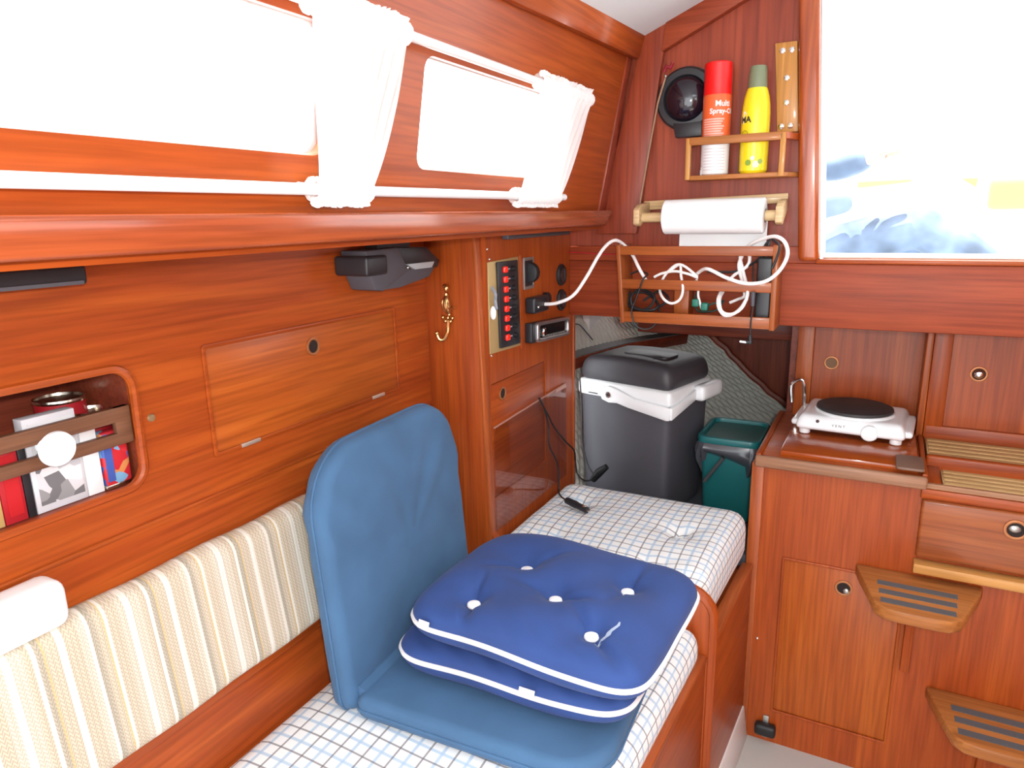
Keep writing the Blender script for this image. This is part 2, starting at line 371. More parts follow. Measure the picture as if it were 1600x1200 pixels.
# ceiling
m = MB(); xs = [-0.68, -0.59, -0.433, -0.2, 0.0, 0.15, 0.55, 0.733, 0.89, 1.01]; ys = [YN, -0.6, 0.15, 0.85, 1.25, 1.9]
for i in range(len(xs) - 1):
    for j in range(len(ys) - 1):
        if xs[i] >= 0 and xs[i + 1] < 0.56 and ys[j] == 0.15: continue      # unseen hatch opening, added to let in more top light
        q = [(xs[a], ys[b], zroof(xs[a], ys[b])) for a, b in ((i, j), (i + 1, j), (i + 1, j + 1), (i, j + 1))]
        m.hexa(q, [(p[0], p[1], p[2] + 0.03) for p in q])
ceiling = struct(m.build('ceiling', liner, smooth=False), 'off-white vinyl headliner')
# cabin side with two window openings
def cab_plate(outer, holes, o0, o1):
    mb = MB(); mb.plate(outer, holes, 'YZ', 0, 1)
    mb.v = [cab(p.y, p.z, o0 + (o1 - o0) * p.x) for p in mb.v]; return mb
W1 = rr(-0.42, 1.562, 0.757, 1.721, 0.03); W2 = rr(0.962, 1.556, 1.44, 1.724, 0.022)
wall_up = struct(cab_plate([(YN, 1.44), (1.88, 1.44), (1.88, 1.98), (YN, 1.98)], [W1, W2], -0.018, 0.0).build('wall_left_upper', wood_y), 'varnished mahogany cabin side leaning inwards')
for n, (w, (y0, y1, z0, z1)) in enumerate(((W1, (-0.42, 0.757, 1.562, 1.721)), (W2, (0.962, 1.44, 1.556, 1.724)))):
    wo = struct(cab_plate(rr(y0 - 0.004, z0 - 0.004, y1 + 0.004, z1 + 0.004, 0.03), [], -0.026, -0.020).build('window_%d' % (n + 1), glass), ('long cabin window', 'short cabin window behind the right curtain')[n])
    fr = cab_plate(rr(y0 - 0.02, z0 - 0.02, y1 + 0.02, z1 + 0.02, 0.04), [rr(y0 + 0.001, z0 + 0.001, y1 - 0.001, z1 - 0.001, 0.024)], -0.034, -0.027).build('window_frame', white_gel, wo)
# fiddle rail along the foot of the windows, shelf behind it
m = MB(); m.prism([(YN, 1.449), (1.79, 1.449), (1.846, 1.489), (YN, 1.489)], 'YZ', -0.690, -0.664)
struct(m.build('trim_1', gloss_y, bevel=0.006, seg=3), 'mahogany fiddle rail under the windows')
m = MB(); m.box(-1.0, -0.69, YN, 1.86, 1.453, 1.464); struct(m.build('trim_2', wood_y), 'side shelf board above the settee')
# carlin along the deck edge
m = MB(); q = []
for y, zb, zt in ((YN, 1.752, 1.815), (1.163, 1.843, 1.904), (1.862, 1.866, 1.934)):
    q.append([cab(y, zb, 0.0), cab(y, zb, 0.024), cab(y, zt, 0.03), cab(y, zt, 0.0)])
for a, b in zip(q, q[1:]): m.hexa(a, b)
struct(m.build('trim_3', wood_y, bevel=0.004), 'mahogany beam along the deck edge')
# lower side: vertical panel with the book recess and the locker opening
CUB = rr(0.10, 1.100, 0.608, 1.281, 0.032); LOC = rr(0.732, 1.103, 1.231, 1.286, 0.004, 2)
m = MB(); m.plate([(YN, 1.035), (1.361, 1.035), (1.361, 1.447), (YN, 1.447)], [CUB, LOC], 'YZ', XB - 0.014, XB)
wall_l = struct(m.build('wall_left', wood_y, bevel=0), 'mahogany side panel above the settee back')
# rounded lip of the recess
m = MB(); m.tube([(XB + 0.0005, y, z) for y, z in CUB], 0.0065, 8, closed=True); m.build('recess_lip', wood_y, wall_l)
# recess box
m = MB()
m.box(-1.16, XB - 0.012, 0.08, 0.62, 1.086, 1.099); m.box(-1.16, XB - 0.012, 0.08, 0.62, 1.283, 1.293); m.box(-1.17, -1.158, 0.08, 0.62, 1.086, 1.293)
m.box(-1.16, XB - 0.012, 0.07, 0.082, 1.086, 1.293); m.box(-1.16, XB - 0.012, 0.611, 0.620, 1.086, 1.293); m.build('recess_box', dark_y, wall_l)
# locker hatch
d1 = struct(MB().prism(rr(0.735, 1.106, 1.228, 1.283, 0.003, 2), 'YZ', XB - 0.013, XB + 0.0005).build('door_1', hatch_y, bevel=0.0015), 'mahogany locker hatch with a finger ring')
m = MB(); m.plate(rr(0.729, 1.100, 1.234, 1.289, 0.005, 2), [rr(0.736, 1.107, 1.227, 1.282, 0.003, 2)], 'YZ', XB, XB + 0.0035); m.build('moulding', wood_y, d1, bevel=0.0012)
m = MB(); m.plate(circ(0.975, 1.245, 0.0175), [circ(0.975, 1.245, 0.0125)], 'YZ', XB, XB + 0.004); m.build('finger_ring', copper, d1, bevel=0.001)
m = MB(); m.prism(circ(0.975, 1.245, 0.0126), 'YZ', XB, XB + 0.0012); m.build('finger_hole', hole_dark, d1)
for y in (0.805, 1.157):
    m = MB(); m.box(XB, XB + 0.0045, y - 0.021, y + 0.021, 1.1005, 1.1075); m.build('hinge', mat('dull_hinge_metal', (0.62, 0.5, 0.42), 0.45, 0.7), d1, bevel=0.001)
m = MB(); m.lathe([(0.0001, 0.003), (0.005, 0.0026), (0.0065, 0)], (XB, 0.630, 1.196), 'X', 16); m.build('screw_cover', mat('dull_bronze', (0.38, 0.27, 0.14), 0.5, 0.7), wall_l)
# settee back below it: sloping boards
def bk(z, off=0.0): return XB + (1.035 - z) * 0.143 + off
def slope_board(z0, z1, t0, t1, y0=YN, y1=1.361):
    return MB().prism([(bk(z0, t0), z0), (bk(z0, t1), z0), (bk(z1, t1), z1), (bk(z1, t0), z1)], 'XZ', y0, y1)
bb = struct(slope_board(0.30, 1.036, -0.03, 0.0).build('wall_left_lower', wood_y), 'sloping mahogany settee back')
m = MB(); m.box(XB - 0.004, XB + 0.005, YN, 1.36, 1.033, 1.040); m.build('ledge', wood_y, bb, bevel=0.003)
m = slope_board(0.722, 0.748, 0.0, 0.016, YN, 1.36); m.build('cushion_rail', wood_y, bb, bevel=0.004)
# athwartships partition: post on the left, low divider under the cushions
m = MB()
pts = [(-0.97, 0.10), (-0.262, 0.10), (-0.257, 0.60)] + [(-0.317 + 0.06 * math.cos(t), 0.628 + 0.06 * math.sin(t)) for t in (math.pi / 2 * i / 6 for i in range(7))]
pts += [(-0.775, 0.69), (-0.795, 0.73), (-0.816, 1.447), (-0.97, 1.447)]
m.prism(pts, 'XZ', 1.36, 1.384)
part = struct(m.build('wall_partition', wood_z, bevel=0.003), 'mahogany half bulkhead between settee and quarter berth')
m = MB(); m.hexa([(-0.800, 1.3585, 0.70), (-0.791, 1.3585, 0.70), (-0.791, 1.386, 0.70), (-0.800, 1.386, 0.70)], [(-0.822, 1.3585, 1.446), (-0.813, 1.3585, 1.446), (-0.813, 1.386, 1.446), (-0.822, 1.386, 1.446)])
m.build('edge_strip', edge_z, part, bevel=0.003)
rnd = [Vector((-0.257, 1.372, 0.12)), Vector((-0.257, 1.372, 0.60))] + [Vector((-0.317 + 0.061 * math.cos(t), 1.372, 0.628 + 0.061 * math.sin(t))) for t in (math.pi / 2 * i / 6 for i in range(1, 7))] + [Vector((-0.74, 1.372, 0.689))]
m = MB(); m.tube(rnd, 0.0135, 10); m.build('rounded_edge', wood_z, part)
# side wall that carries the instruments
XP = -0.80
m = MB(); m.plate([(1.384, 0.54), (1.897, 0.54), (1.897, 1.447), (1.384, 1.447)], [rr(1.384 + 0.004, 0.80, 1.692, 1.091, 0.006, 2)], 'YZ', XP - 0.02, XP)
wp = struct(m.build('wall_left_aft', wood_z), 'mahogany instrument wall beside the quarter berth')
d2 = struct(MB().prism(rr(1.391, 0.803, 1.689, 1.088, 0.004, 2), 'YZ', XP - 0.018, XP - 0.002).build('door_2', wood_y, bevel=0.0015), 'locker hatch below the switch panel')
m = MB(); m.plate(circ(1.447, 1.056, 0.0165), [circ(1.447, 1.056, 0.0125)], 'YZ', XP - 0.002, XP + 0.0015); m.build('finger_ring', copper, d2, bevel=0.0008)
m = MB(); m.prism(circ(1.447, 1.056, 0.0126), 'YZ', XP - 0.003, XP - 0.0012); m.build('finger_hole', hole_dark, d2)
m = MB(); m.box(XP, XP + 0.006, 1.540, 1.549, 1.15, 1.385); m.build('moulding', wood_z, wp, bevel=0.002)
m = MB(); m.box(XP - 0.02, XP + 0.003, 1.885, 1.900, 0.54, 1.447); m.build('corner_bead', edge_z, wp, bevel=0.003)
m = MB()
for y, z in ((1.378 + 0.012, 1.407), (1.400, 1.384), (1.397, 1.160)):
    mm = MB(); mm.lathe([(0.0001, 0.002), (0.0025, 0.0015), (0.0032, 0)], (XP, y, z), 'X', 10); mm.build('screw', chrome, wp)
# after bulkhead: panel left of the companionway
YB = 1.87
m = MB(); m.prism([(-0.82, 1.36), (-0.165, 1.36), (-0.205, 2.06), (-0.36, 2.02), (-0.60, 1.94), (-0.72, 1.90), (-0.82, 1.5)], 'XZ', YB, YB + 0.025)
wb = struct(m.build('wall_back', bulk_shade_z), 'mahogany bulkhead left of the companionway')
m = MB(); m.prism([(0.465, 1.36), (1.15, 1.36), (1.15, 1.9), (0.90, 1.93), (0.66, 2.02), (0.505, 2.06)], 'XZ', YB, YB + 0.025)
struct(m.build('wall_back_right', wood_z), 'mahogany bulkhead right of the companionway')
# corner post between cabin side and bulkhead
m = MB(); m.hexa([(-0.715, 1.852, 1.425), (-0.601, 1.852, 1.425), (-0.601, 1.872, 1.425), (-0.715, 1.872, 1.425)], [(-0.590, 1.852, 1.945), (-0.530, 1.852, 1.955), (-0.530, 1.872, 1.955), (-0.590, 1.872, 1.945)])
m.hexa([(-0.715, 1.80, 1.46), (-0.693, 1.80, 1.46), (-0.693, 1.86, 1.46), (-0.715, 1.86, 1.46)], [(-0.640, 1.83, 1.90), (-0.618, 1.83, 1.90), (-0.618, 1.86, 1.90), (-0.640, 1.86, 1.90)])
struct(m.build('trim_4', bulk_shade_z, bevel=0.003), 'mahogany corner post')
m = MB(); m.prism([(-0.545, 1.871), (-0.343, 1.963), (-0.2, 2.0), (-0.2, 2.06), (-0.36, 2.02), (-0.44, 1.985), (-0.535, 1.945)], 'XZ', 1.846, 1.871)
struct(m.build('trim_5', bulk_shade_x, bevel=0.003), 'mahogany deck beam across the bulkhead')
# companionway posts, beam and sill
def lean_post(x0a, x1a, x0b, x1b, y0, y1, z0=1.358, z1=2.06):
    return MB().hexa([(x0a, y0, z0), (x1a, y0, z0), (x1a, y1, z0), (x0a, y1, z0)], [(x0b, y0, z1), (x1b, y0, z1), (x1b, y1, z1), (x0b, y1, z1)])
for k, (sg, cx) in enumerate(((1, 0), (-1, 0.30))):
    f = lambda x: x if sg > 0 else 0.30 - x
    m = lean_post(f(-0.188), f(-0.140), f(-0.236), f(-0.190), 1.832, 1.92)
    tr = struct(m.build('trim_%d' % (6 + k), gloss_z, bevel=0.012, seg=4), ('left', 'right')[k] + ' mahogany companionway post')
    m = lean_post(f(-0.141), f(-0.134), f(-0.190), f(-0.183), 1.85, 1.94); m.build('white_edge', white_gel, tr, bevel=0.002)
m = MB(); m.box(-0.80, 1.15, 1.856, 1.90, 1.196, 1.352); struct(m.build('trim_8', bulk_shade_x, bevel=0.004), 'broad mahogany beam under the companionway')
m = MB(); m.box(-0.80, -0.14, 1.858, 1.89, 1.352, 1.392); struct(m.build('trim_9', bulk_shade_x, bevel=0.002), 'mahogany rail above the beam')
m = MB(); m.box(-0.15, 0.46, 1.846, 1.95, 1.352, 1.363)
sill = struct(m.build('trim_10', wood_x, bevel=0.004), 'companionway sill'); m = MB(); m.box(-0.136, 0.44, 1.885, 1.96, 1.3635, 1.372); m.build('white_edge', white_gel, sill, bevel=0.002)
# starboard side with its own window
m = MB(); m.plate([(YN, -0.05), (1.9, -0.05), (1.9, 1.99), (YN, 1.99)], [rr(-0.42, 1.50, 0.737, 1.78, 0.03), rr(0.9, 1.50, 1.60, 1.78, 0.03)], 'YZ', 1.0, 1.012)
struct(m.build('wall_right', wood_y), 'starboard mahogany cabin side')
m = MB(); m.box(1.014, 1.018, -0.45, 0.76, 1.47, 1.81); struct(m.build('window_3', glass), 'starboard cabin window')
# quarter berth: sole, deckhead, hull lining, structure
m = MB(); m.box(-1.1, -0.264, 1.826, 3.05, 0.53, 0.565)
carpet = fabric('blue_grey_carpet', (0.045, 0.055, 0.072), 0.6, 500)
struct(m.build('floor_quarter_berth', carpet), 'dark blue-grey carpeted quarter berth base')
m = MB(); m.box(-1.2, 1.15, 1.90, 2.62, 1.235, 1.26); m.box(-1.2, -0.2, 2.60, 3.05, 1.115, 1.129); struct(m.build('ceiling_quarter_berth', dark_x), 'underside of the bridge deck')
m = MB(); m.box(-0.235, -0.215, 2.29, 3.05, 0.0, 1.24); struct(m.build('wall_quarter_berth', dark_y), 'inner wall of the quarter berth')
SEC = [((-1.04, 1.26), (-1.02, 1.26)), ((-1.01, 1.10), (-0.84, 1.11)), ((-0.99, 1.0), (-0.64, 1.0)), ((-0.97, 0.92), (-0.535, 0.92)), ((-0.95, 0.84), (-0.44, 0.83)), ((-0.92, 0.74), (-0.315, 0.735)), ((-0.88, 0.62), (-0.15, 0.63)), ((-0.85, 0.54), (-0.05, 0.54))]
def hull(u, v):
    t = v * (len(SEC) - 1); i = min(int(t), len(SEC) - 2); t -= i
    a = Vector(SEC[i][0]).lerp(Vector(SEC[i + 1][0]), t); b = Vector(SEC[i][1]).lerp(Vector(SEC[i + 1][1]), t)
    p = a.lerp(b, u ** 2.4); y = 1.90 + 1.06 * u
    s = v * 0.80; al = 1.06 * u + 0.5 * u ** 2.4; q1 = (1.7 * al + s) / 0.058; q2 = (1.7 * al - s) / 0.058
    h = 0.0085 * (abs(math.sin(math.pi * q1)) * abs(math.sin(math.pi * q2))) ** 0.4
    return (p.x + h, y - h * 0.3, p.y + h * 0.35)
m = MB(); m.grid(hull, 340, 150)
struct(m.build('wall_hull', mat('quilted_grey_vinyl', (0.62, 0.64, 0.58), 0.5), ang=60), 'quilted pale grey hull lining')
def hx(y, z):
    """hull x at y, z"""
    best = min((abs(hull((y - 1.9) / 1.06, j / 200)[2] - z), hull((y - 1.9) / 1.06, j / 200)[0]) for j in range(201)); return best[1]
# stringer shelf along the lining
m = MB(); q = []
for y in (1.91, 2.2, 2.5, 2.8): 
    x = max(hx(y, 0.99), -0.975); q.append([(x - 0.08, y, 0.958), (x + 0.055, y, 0.958), (x + 0.060, y, 1.000), (x - 0.08, y, 1.000)])
for a, b in zip(q, q[1:]): m.hexa(a, b)
stg = struct(m.build('trim_11', dark_y, bevel=0.003), 'dark stringer along the hull lining')
m = MB(); t_ = [[(a[0][0], a[0][1], 1.0005), (a[2][0] - 0.002, a[0][1], 1.0005), (a[2][0] - 0.002, a[0][1], 1.004), (a[0][0], a[0][1], 1.004)] for a in q]
for a, b in zip(t_, t_[1:]): m.hexa(a, b)
m.build('ledge_cover', mat('grey_ledge_vinyl', (0.16, 0.165, 0.165), 0.5), stg)
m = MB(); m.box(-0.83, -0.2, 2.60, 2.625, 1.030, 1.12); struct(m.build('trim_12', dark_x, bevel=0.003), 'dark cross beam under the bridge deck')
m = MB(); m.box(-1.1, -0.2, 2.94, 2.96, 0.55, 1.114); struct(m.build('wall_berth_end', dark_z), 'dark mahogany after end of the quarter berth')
m = MB(); m.tube([Vector(hull(0.965, 0.22 + 0.6 * i / 14)) + Vector((0.008, 0, 0.008)) for i in range(15)], 0.014, 8); struct(m.build('trim_13', dark_z), 'dark bead along the hull edge')
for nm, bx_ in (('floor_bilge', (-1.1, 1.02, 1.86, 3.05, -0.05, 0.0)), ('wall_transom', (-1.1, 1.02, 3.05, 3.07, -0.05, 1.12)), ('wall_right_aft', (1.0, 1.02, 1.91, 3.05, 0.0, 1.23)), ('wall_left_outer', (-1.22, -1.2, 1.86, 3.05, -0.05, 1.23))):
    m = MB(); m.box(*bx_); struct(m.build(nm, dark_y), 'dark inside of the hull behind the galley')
# ---- outside: cockpit
m = MB(); m.box(-1.3, 1.6, 1.96, 2.62, 1.262, 1.29); m.box(-1.3, -0.95, 2.4, 4.4, 1.05, 1.30); m.box(1.25, 1.6, 2.4, 4.4, 1.05, 1.30); m.box(-1.3, 1.6, 4.3, 4.5, 1.0, 1.32)
m.box(-0.95, 1.25, 3.05, 4.3, 0.95, 1.0)
struct(m.build('floor_cockpit', white_gel, bevel=0.015), 'white moulded cockpit')
m = MB(); m.box(-1.6, -1.3, 1.95, 4.5, 0.9, 1.2); m.box(1.6, 1.9, 1.95, 4.5, 0.9, 1.2); struct(m.build('floor_side_deck', white_gel), 'white side decks')
# ================================================================== FURNITURE
def xf(y): return -0.325 + 0.045 * y    # line of the berth fronts
def front_board(name, label, cat, y0, y1, grp=None):
    xin = -0.872 if y0 < 1 else -0.797
    o = thing(name, label, cat, (xf(y0), y0, 0.0), grp)
    m = MB(); m.hexa([(xf(y0) - 0.02, y0, 0.10), (xf(y0), y0, 0.10), (xf(y1), y1, 0.10), (xf(y1) - 0.02, y1, 0.10)], [(xf(y0) - 0.02, y0, 0.536), (xf(y0), y0, 0.536), (xf(y1), y1, 0.536), (xf(y1) - 0.02, y1, 0.536)])
    m.build('front_board', wood_y, o, bevel=0.002)
    m = MB(); m.hexa([(xf(y0) - 0.028, y0, 0.532), (xf(y0) + 0.003, y0, 0.532), (xf(y1) + 0.003, y1, 0.532), (xf(y1) - 0.028, y1, 0.532)], [(xf(y0) - 0.028, y0, 0.546), (xf(y0) + 0.003, y0, 0.546), (xf(y1) + 0.003, y1, 0.546), (xf(y1) - 0.028, y1, 0.546)])
    m.build('top_edge', edge_y, o, bevel=0.004)
    m = MB(); m.hexa([(xin, y0, 0.50), (xf(y0) - 0.02, y0, 0.50), (xf(y1) - 0.02, y1, 0.50), (xin, y1, 0.50)], [(xin, y0, 0.52), (xf(y0) - 0.02, y0, 0.52), (xf(y1) - 0.02, y1, 0.52), (xin, y1, 0.52)])
    m.build('seat_board', wood_y, o)
    m = MB(); m.hexa([(xf(y0) - 0.03, y0, 0.0), (xf(y0) + 0.018, y0, 0.0), (xf(y1) + 0.018, y1, 0.0), (xf(y1) - 0.03, y1, 0.0)], [(xf(y0) - 0.03, y0, 0.10), (xf(y0) + 0.004, y0, 0.10), (xf(y1) + 0.004, y1, 0.10), (xf(y1) - 0.03, y1, 0.10)])
    m.build('plinth', white_gel, o, bevel=0.004)
    return o
front_board('settee_bench', 'mahogany settee base below the seat with blue folding chair', 'settee', YN, 1.359)
front_board('berth_bench', 'mahogany quarter berth base between divider and galley cabinet', 'berth', 1.386, 1.822)
def mattress(name, label, x0, y0, y1, z0, z1, R, tufts, n, xe):
    """xe(y) = right edge"""
    w = xe(y1) - x0
    def fn(p):
        t = (p.x - x0) / w; d = xe(p.y) - xe(y1); x = p.x + d * t; z = p.z
        if p.z > (z0 + z1) / 2:
            for tx, ty in tufts:
                r2 = (x - tx) ** 2 + (p.y - ty) ** 2; r = math.sqrt(r2); a = math.atan2(p.y - ty, x - tx)
                z -= 0.020 * math.exp(-r2 / 0.028 ** 2) + 0.010 * math.exp(-r2 / 0.075 ** 2) * (1 + 0.35 * math.cos(5 * a + tx * 9))
            ex = min(x - x0, xe(p.y) - x, p.y - y0, y1 - p.y); z -= 0.006 * math.exp(-max(ex, 0) / 0.05)
        return (x, p.y, z)
    mb = MB(); mb.rbox(x0, x0 + w, y0, y1, z0, z1, R, n, fn)
    o = mb.build(name, plaid, base=((x0 + xe(y0)) / 2, (y0 + y1) / 2, z0), ang=70, merge=1e-4)
    b = o.location; me = o.data; uv = me.uv_layers.new(name='UVMap')
    for l in me.loops:
        c = me.vertices[l.vertex_index].co + b; u, v = c.x, c.y; dz = max(z1 - c.z, 0)
        e = xe(c.y)
        u += 0.006 * math.sin(c.y * 9) ; v += 0.006 * math.sin(c.x * 11 + 1)
        if e - c.x < R * 1.05: u += dz * (1 - max(e - c.x, 0) / (R * 1.05)) ** 0.3
        if c.y - y0 < R * 1.05: v -= dz * (1 - max(c.y - y0, 0) / (R * 1.05)) ** 0.3
        uv.data[l.index].uv = (u, v)
    return tag(o, label, 'mattress')
tf = [tuple(P(px, py, 'Z', 0.71)[:2]) for px, py in ((1062, 826), (852, 842), (1012, 878), (905, 782))]
mattress('berth_mattress', 'checked white mattress on the quarter berth in front of the coolbox', -0.792, 1.388, 1.815, 0.565, 0.712, 0.045, tf, (40, 36, 4), lambda y: xf(y) - 0.013)
mattress('settee_mattress', 'checked white mattress under the blue folding chair', -0.888, -0.9, 1.357, 0.522, 0.622, 0.04, [(-0.43, 0.72), (-0.62, 0.55), (-0.45, 0.35)], (40, 90, 4), lambda y: xf(y) - 0.008)
# striped back cushion
def bcf(p):
    return (bk(p.z) + 0.001 + p.x, p.y, p.z + 0.0015 * math.sin(p.y * 31))
m = MB(); m.rbox(0.0, 0.048, YN + 0.1, 1.33, 0.750, 0.978, 0.022, (2, 140, 10), bcf)
tag(m.build('back_cushion', striped, base=(-0.9, 0.2, 0.75), ang=70), 'cream striped settee back cushion along the left side', 'cushion')
m = MB(); m.rbox(-0.938, -0.884, 0.0, 0.441, 0.978, 1.042, 0.016, (3, 10, 3))
tag(m.build('white_pad', mat('bright_white_foam', (0.92, 0.92, 0.92), 0.6), base=(-0.91, 0.2, 0.976)), 'white rounded block lying on top of the striped back cushion', 'block')
# ------------------------------------------------------------------ galley under the companionway
YG = 1.83
gc = thing('galley_cabinet', 'mahogany galley cabinet with hatch door under the worktop', 'cabinet', (0.0, YG, 0.0))
m = MB(); DR = rr(-0.167, 0.106, 0.117, 0.577, 0.004, 2)
m.plate([(-0.230, 0.0), (0.985, 0.0), (0.985, 0.834), (0.603, 0.834), (0.603, 0.64), (0.127, 0.64), (0.127, 0.834), (-0.230, 0.834)], [DR], 'XZ', YG, YG + 0.02); m.build('front_panel', wood_z, gc)
m = MB(); m.box(-0.262, -0.230, YG - 0.004, YG + 0.03, 0.0, 0.834); m.build('corner_stile', edge_z, gc, bevel=0.003)
m = MB(); m.box(-0.26, -0.24, YG + 0.03, 2.29, 0.0, 0.834); m.build('side_panel', wood_z, gc)
m = MB(); m.box(0.603, 0.985, YG + 0.021, 2.15, 0.80, 1.193); m.build('starboard_locker', wood_z, gc)
dr = MB().prism(rr(-0.164, 0.109, 0.114, 0.574, 0.003, 2), 'XZ', YG + 0.001, YG + 0.017).build('door', wood('door_mahogany_z', (0.31, 0.062, 0.010), (0.40, 0.088, 0.013), (0.47, 0.12, 0.018), 'Z'), gc, bevel=0.0015)
m = MB(); m.plate(rr(-0.1705, 0.1025, 0.1205, 0.5805, 0.005, 2), [rr(-0.1635, 0.1095, 0.1135, 0.5735, 0.003, 2)], 'XZ', YG - 0.004, YG + 0.001); m.build('moulding', wood_z, dr, bevel=0.0015)
def ring_x(cx, cz, y, parent, fill, r=0.0215):
    mb = MB(); mb.plate(circ(cx, cz, r, 28), [circ(cx, cz, r * 0.72, 28)], 'XZ', y - 0.004, y); mb.build('finger_ring', copper, parent, bevel=0.001)
    mb = MB(); mb.prism(circ(cx, cz, r * 0.73, 24), 'XZ', y - 0.0014, y); mb.build('finger_hole', fill, parent)
dull = mat('dull_steel', (0.45, 0.45, 0.42), 0.35, 0.8)
ring_x(-0.017, 0.525, YG + 0.001, dr, hole_dark)
m = MB(); m.ball((-0.010, YG - 0.002, 0.518), 0.008, (1, 0.4, 1), 8); m.build('catch', dull, dr)
mb = MB(); mb.lathe([(0.0001, -0.003), (0.003, -0.002), (0.004, 0)], (P(1183, 997, 'Y', YG).x, YG, P(1183, 997, 'Y', YG).z), 'Y', 10); mb.build('screw', chrome, gc)
# rubber door stop
bs = thing('door_stop', 'black rubber door stop low on the galley cabinet', 'door stop', (-0.178, YG, 0.03))
mb = MB(); mb.rbox(-0.207, -0.150, YG - 0.030, YG - 0.002, 0.030, 0.066, 0.010, (4, 2, 3)); mb.build('bumper', rubber, bs)
mb = MB(); mb.box(-0.187, -0.172, YG - 0.006, YG - 0.0005, 0.014, 0.085); mb.build('bracket', dull, bs, bevel=0.001)
# drawer
dw = thing('drawer_unit', 'mahogany drawer with round ring pull beside the worktop', 'drawer', (0.36, YG, 0.64))
m = MB(); m.rbox(0.131, 0.60, YG - 0.018, YG + 0.02, 0.655, 0.803, 0.006, (4, 1, 4)); df = m.build('drawer_front', wood('drawer_mahogany', (0.22, 0.055, 0.014), (0.31, 0.08, 0.02), (0.39, 0.12, 0.03), 'X', 0.35, 0.2), dw)
ring_x(0.318, 0.765, YG - 0.018, df, hole_dark, 0.024)
m = MB(); m.ball((0.316, YG - 0.02, 0.767), 0.011, (1.1, 0.35, 0.8), 8); m.build('catch', dull, df)
m = MB(); m.box(0.128, 0.60, YG - 0.036, YG + 0.01, 0.621, 0.645); m.build('ledge', wood('pale_ledge', (0.46, 0.21, 0.05), (0.56, 0.27, 0.075), (0.62, 0.33, 0.11), 'X', 0.45, 0.1), dw, bevel=0.003)
m = MB(); m.box(0.127, 0.60, YG - 0.008, YG + 0.03, 0.803, 0.828); m.build('top_rail', wood_x, dw, bevel=0.003)
m = MB(); m.box(0.127, 0.60, YG, YG + 0.12, 0.64, 0.803); m.build('carcass', wood_x, dw)
# companion steps: trapezoid treads with grip strips
grip = mat('dark_grip_strip', (0.10, 0.105, 0.115), 0.95)
def step(label, x0, x1, zt, fx0, fx1, d, brx, brz):
    o = thing('companionway_step', label, 'step', ((x0 + x1) / 2, YG, zt - 0.03), 'companionway steps')
    y1 = YG - 0.001; y0 = YG - d
    pts = [(x0, y1), (x0 + 0.012, y1 - 0.05), (fx0 - 0.004, y0 + 0.022), (fx0 + 0.018, y0 + 0.003), (fx0 + 0.05, y0), (fx1 - 0.05, y0), (fx1 - 0.018, y0 + 0.003), (fx1 + 0.004, y0 + 0.022), (x1 - 0.012, y1 - 0.05), (x1, y1)]
    m = MB(); m.prism(pts, 'XY', zt - 0.030, zt); m.build('tread', teak_x, o, bevel=0.005, seg=3)
    for k in range(3):
        yy = y0 + 0.030 + 0.042 * k; a = x0 + (fx0 - x0) * 0.9 + 0.012 - 0.004 * k; b = x1 + (fx1 - x1) * 0.9 - 0.012 + 0.004 * k
        m = MB(); m.box(a, b, yy, yy + 0.021, zt - 0.001, zt + 0.0012); m.build('grip_strip', grip, o)
    m = MB(); m.prism([(y1 - 0.001, zt - 0.031), (y1 - 0.075, zt - 0.031), (y1 - 0.060, zt - 0.05), (y1 - 0.022, zt - 0.10), (y1 - 0.020, brz), (y1 - 0.001, brz)], 'YZ', brx, brx + 0.02); m.build('bracket', wood_z, o, bevel=0.003)
    return o
step('upper brown companionway step with three dark grip strips beside the hatch door', 0.005, 0.278, 0.602, 0.056, 0.218, 0.205, 0.128, 0.338)
step('lower brown companionway step with three dark grip strips near the floor', 0.190, 0.463, 0.305, 0.242, 0.404, 0.19, 0.315, 0.06)
# worktop
wt = thing('worktop', 'mahogany worktop slab under the hotplate', 'worktop', (-0.06, 1.8, 0.834))
m = MB(); m.box(-0.25, 0.135, 1.808, 2.27, 0.835, 0.860); m.build('top', wood_x, wt, bevel=0.002)
m = MB(); m.box(-0.252, 0.136, 1.796, 1.812, 0.833, 0.864); m.build('nosing', wood('worn_nosing', (0.22, 0.10, 0.055), (0.32, 0.16, 0.09), (0.42, 0.23, 0.14), 'X', 0.45, 0.1), wt, bevel=0.006, seg=3)
m = MB(); m.box(-0.196, 0.118, 1.836, 2.24, 0.858, 0.874); m.build('lid', gloss_x, wt, bevel=0.004)
m = MB(); m.box(-0.252, -0.238, 1.812, 2.26, 0.858, 0.866); m.build('side_rail', wood_y, wt, bevel=0.003)
m = MB(); m.box(0.124, 0.136, 1.812, 2.15, 0.858, 0.868); m.build('side_rail', wood_y, wt, bevel=0.003)
m = MB(); m.prism(rr(0.068, 1.803, 0.128, 1.905, 0.008, 3), 'XY', 0.8742, 0.881); tag(m.build('wooden_pad', mat('worn_brown_wood', (0.20, 0.115, 0.08), 0.6), bevel=0.002, base=(0.098, 1.86, 0.874)), 'worn brown square pad on the right front corner of the worktop', 'pad')
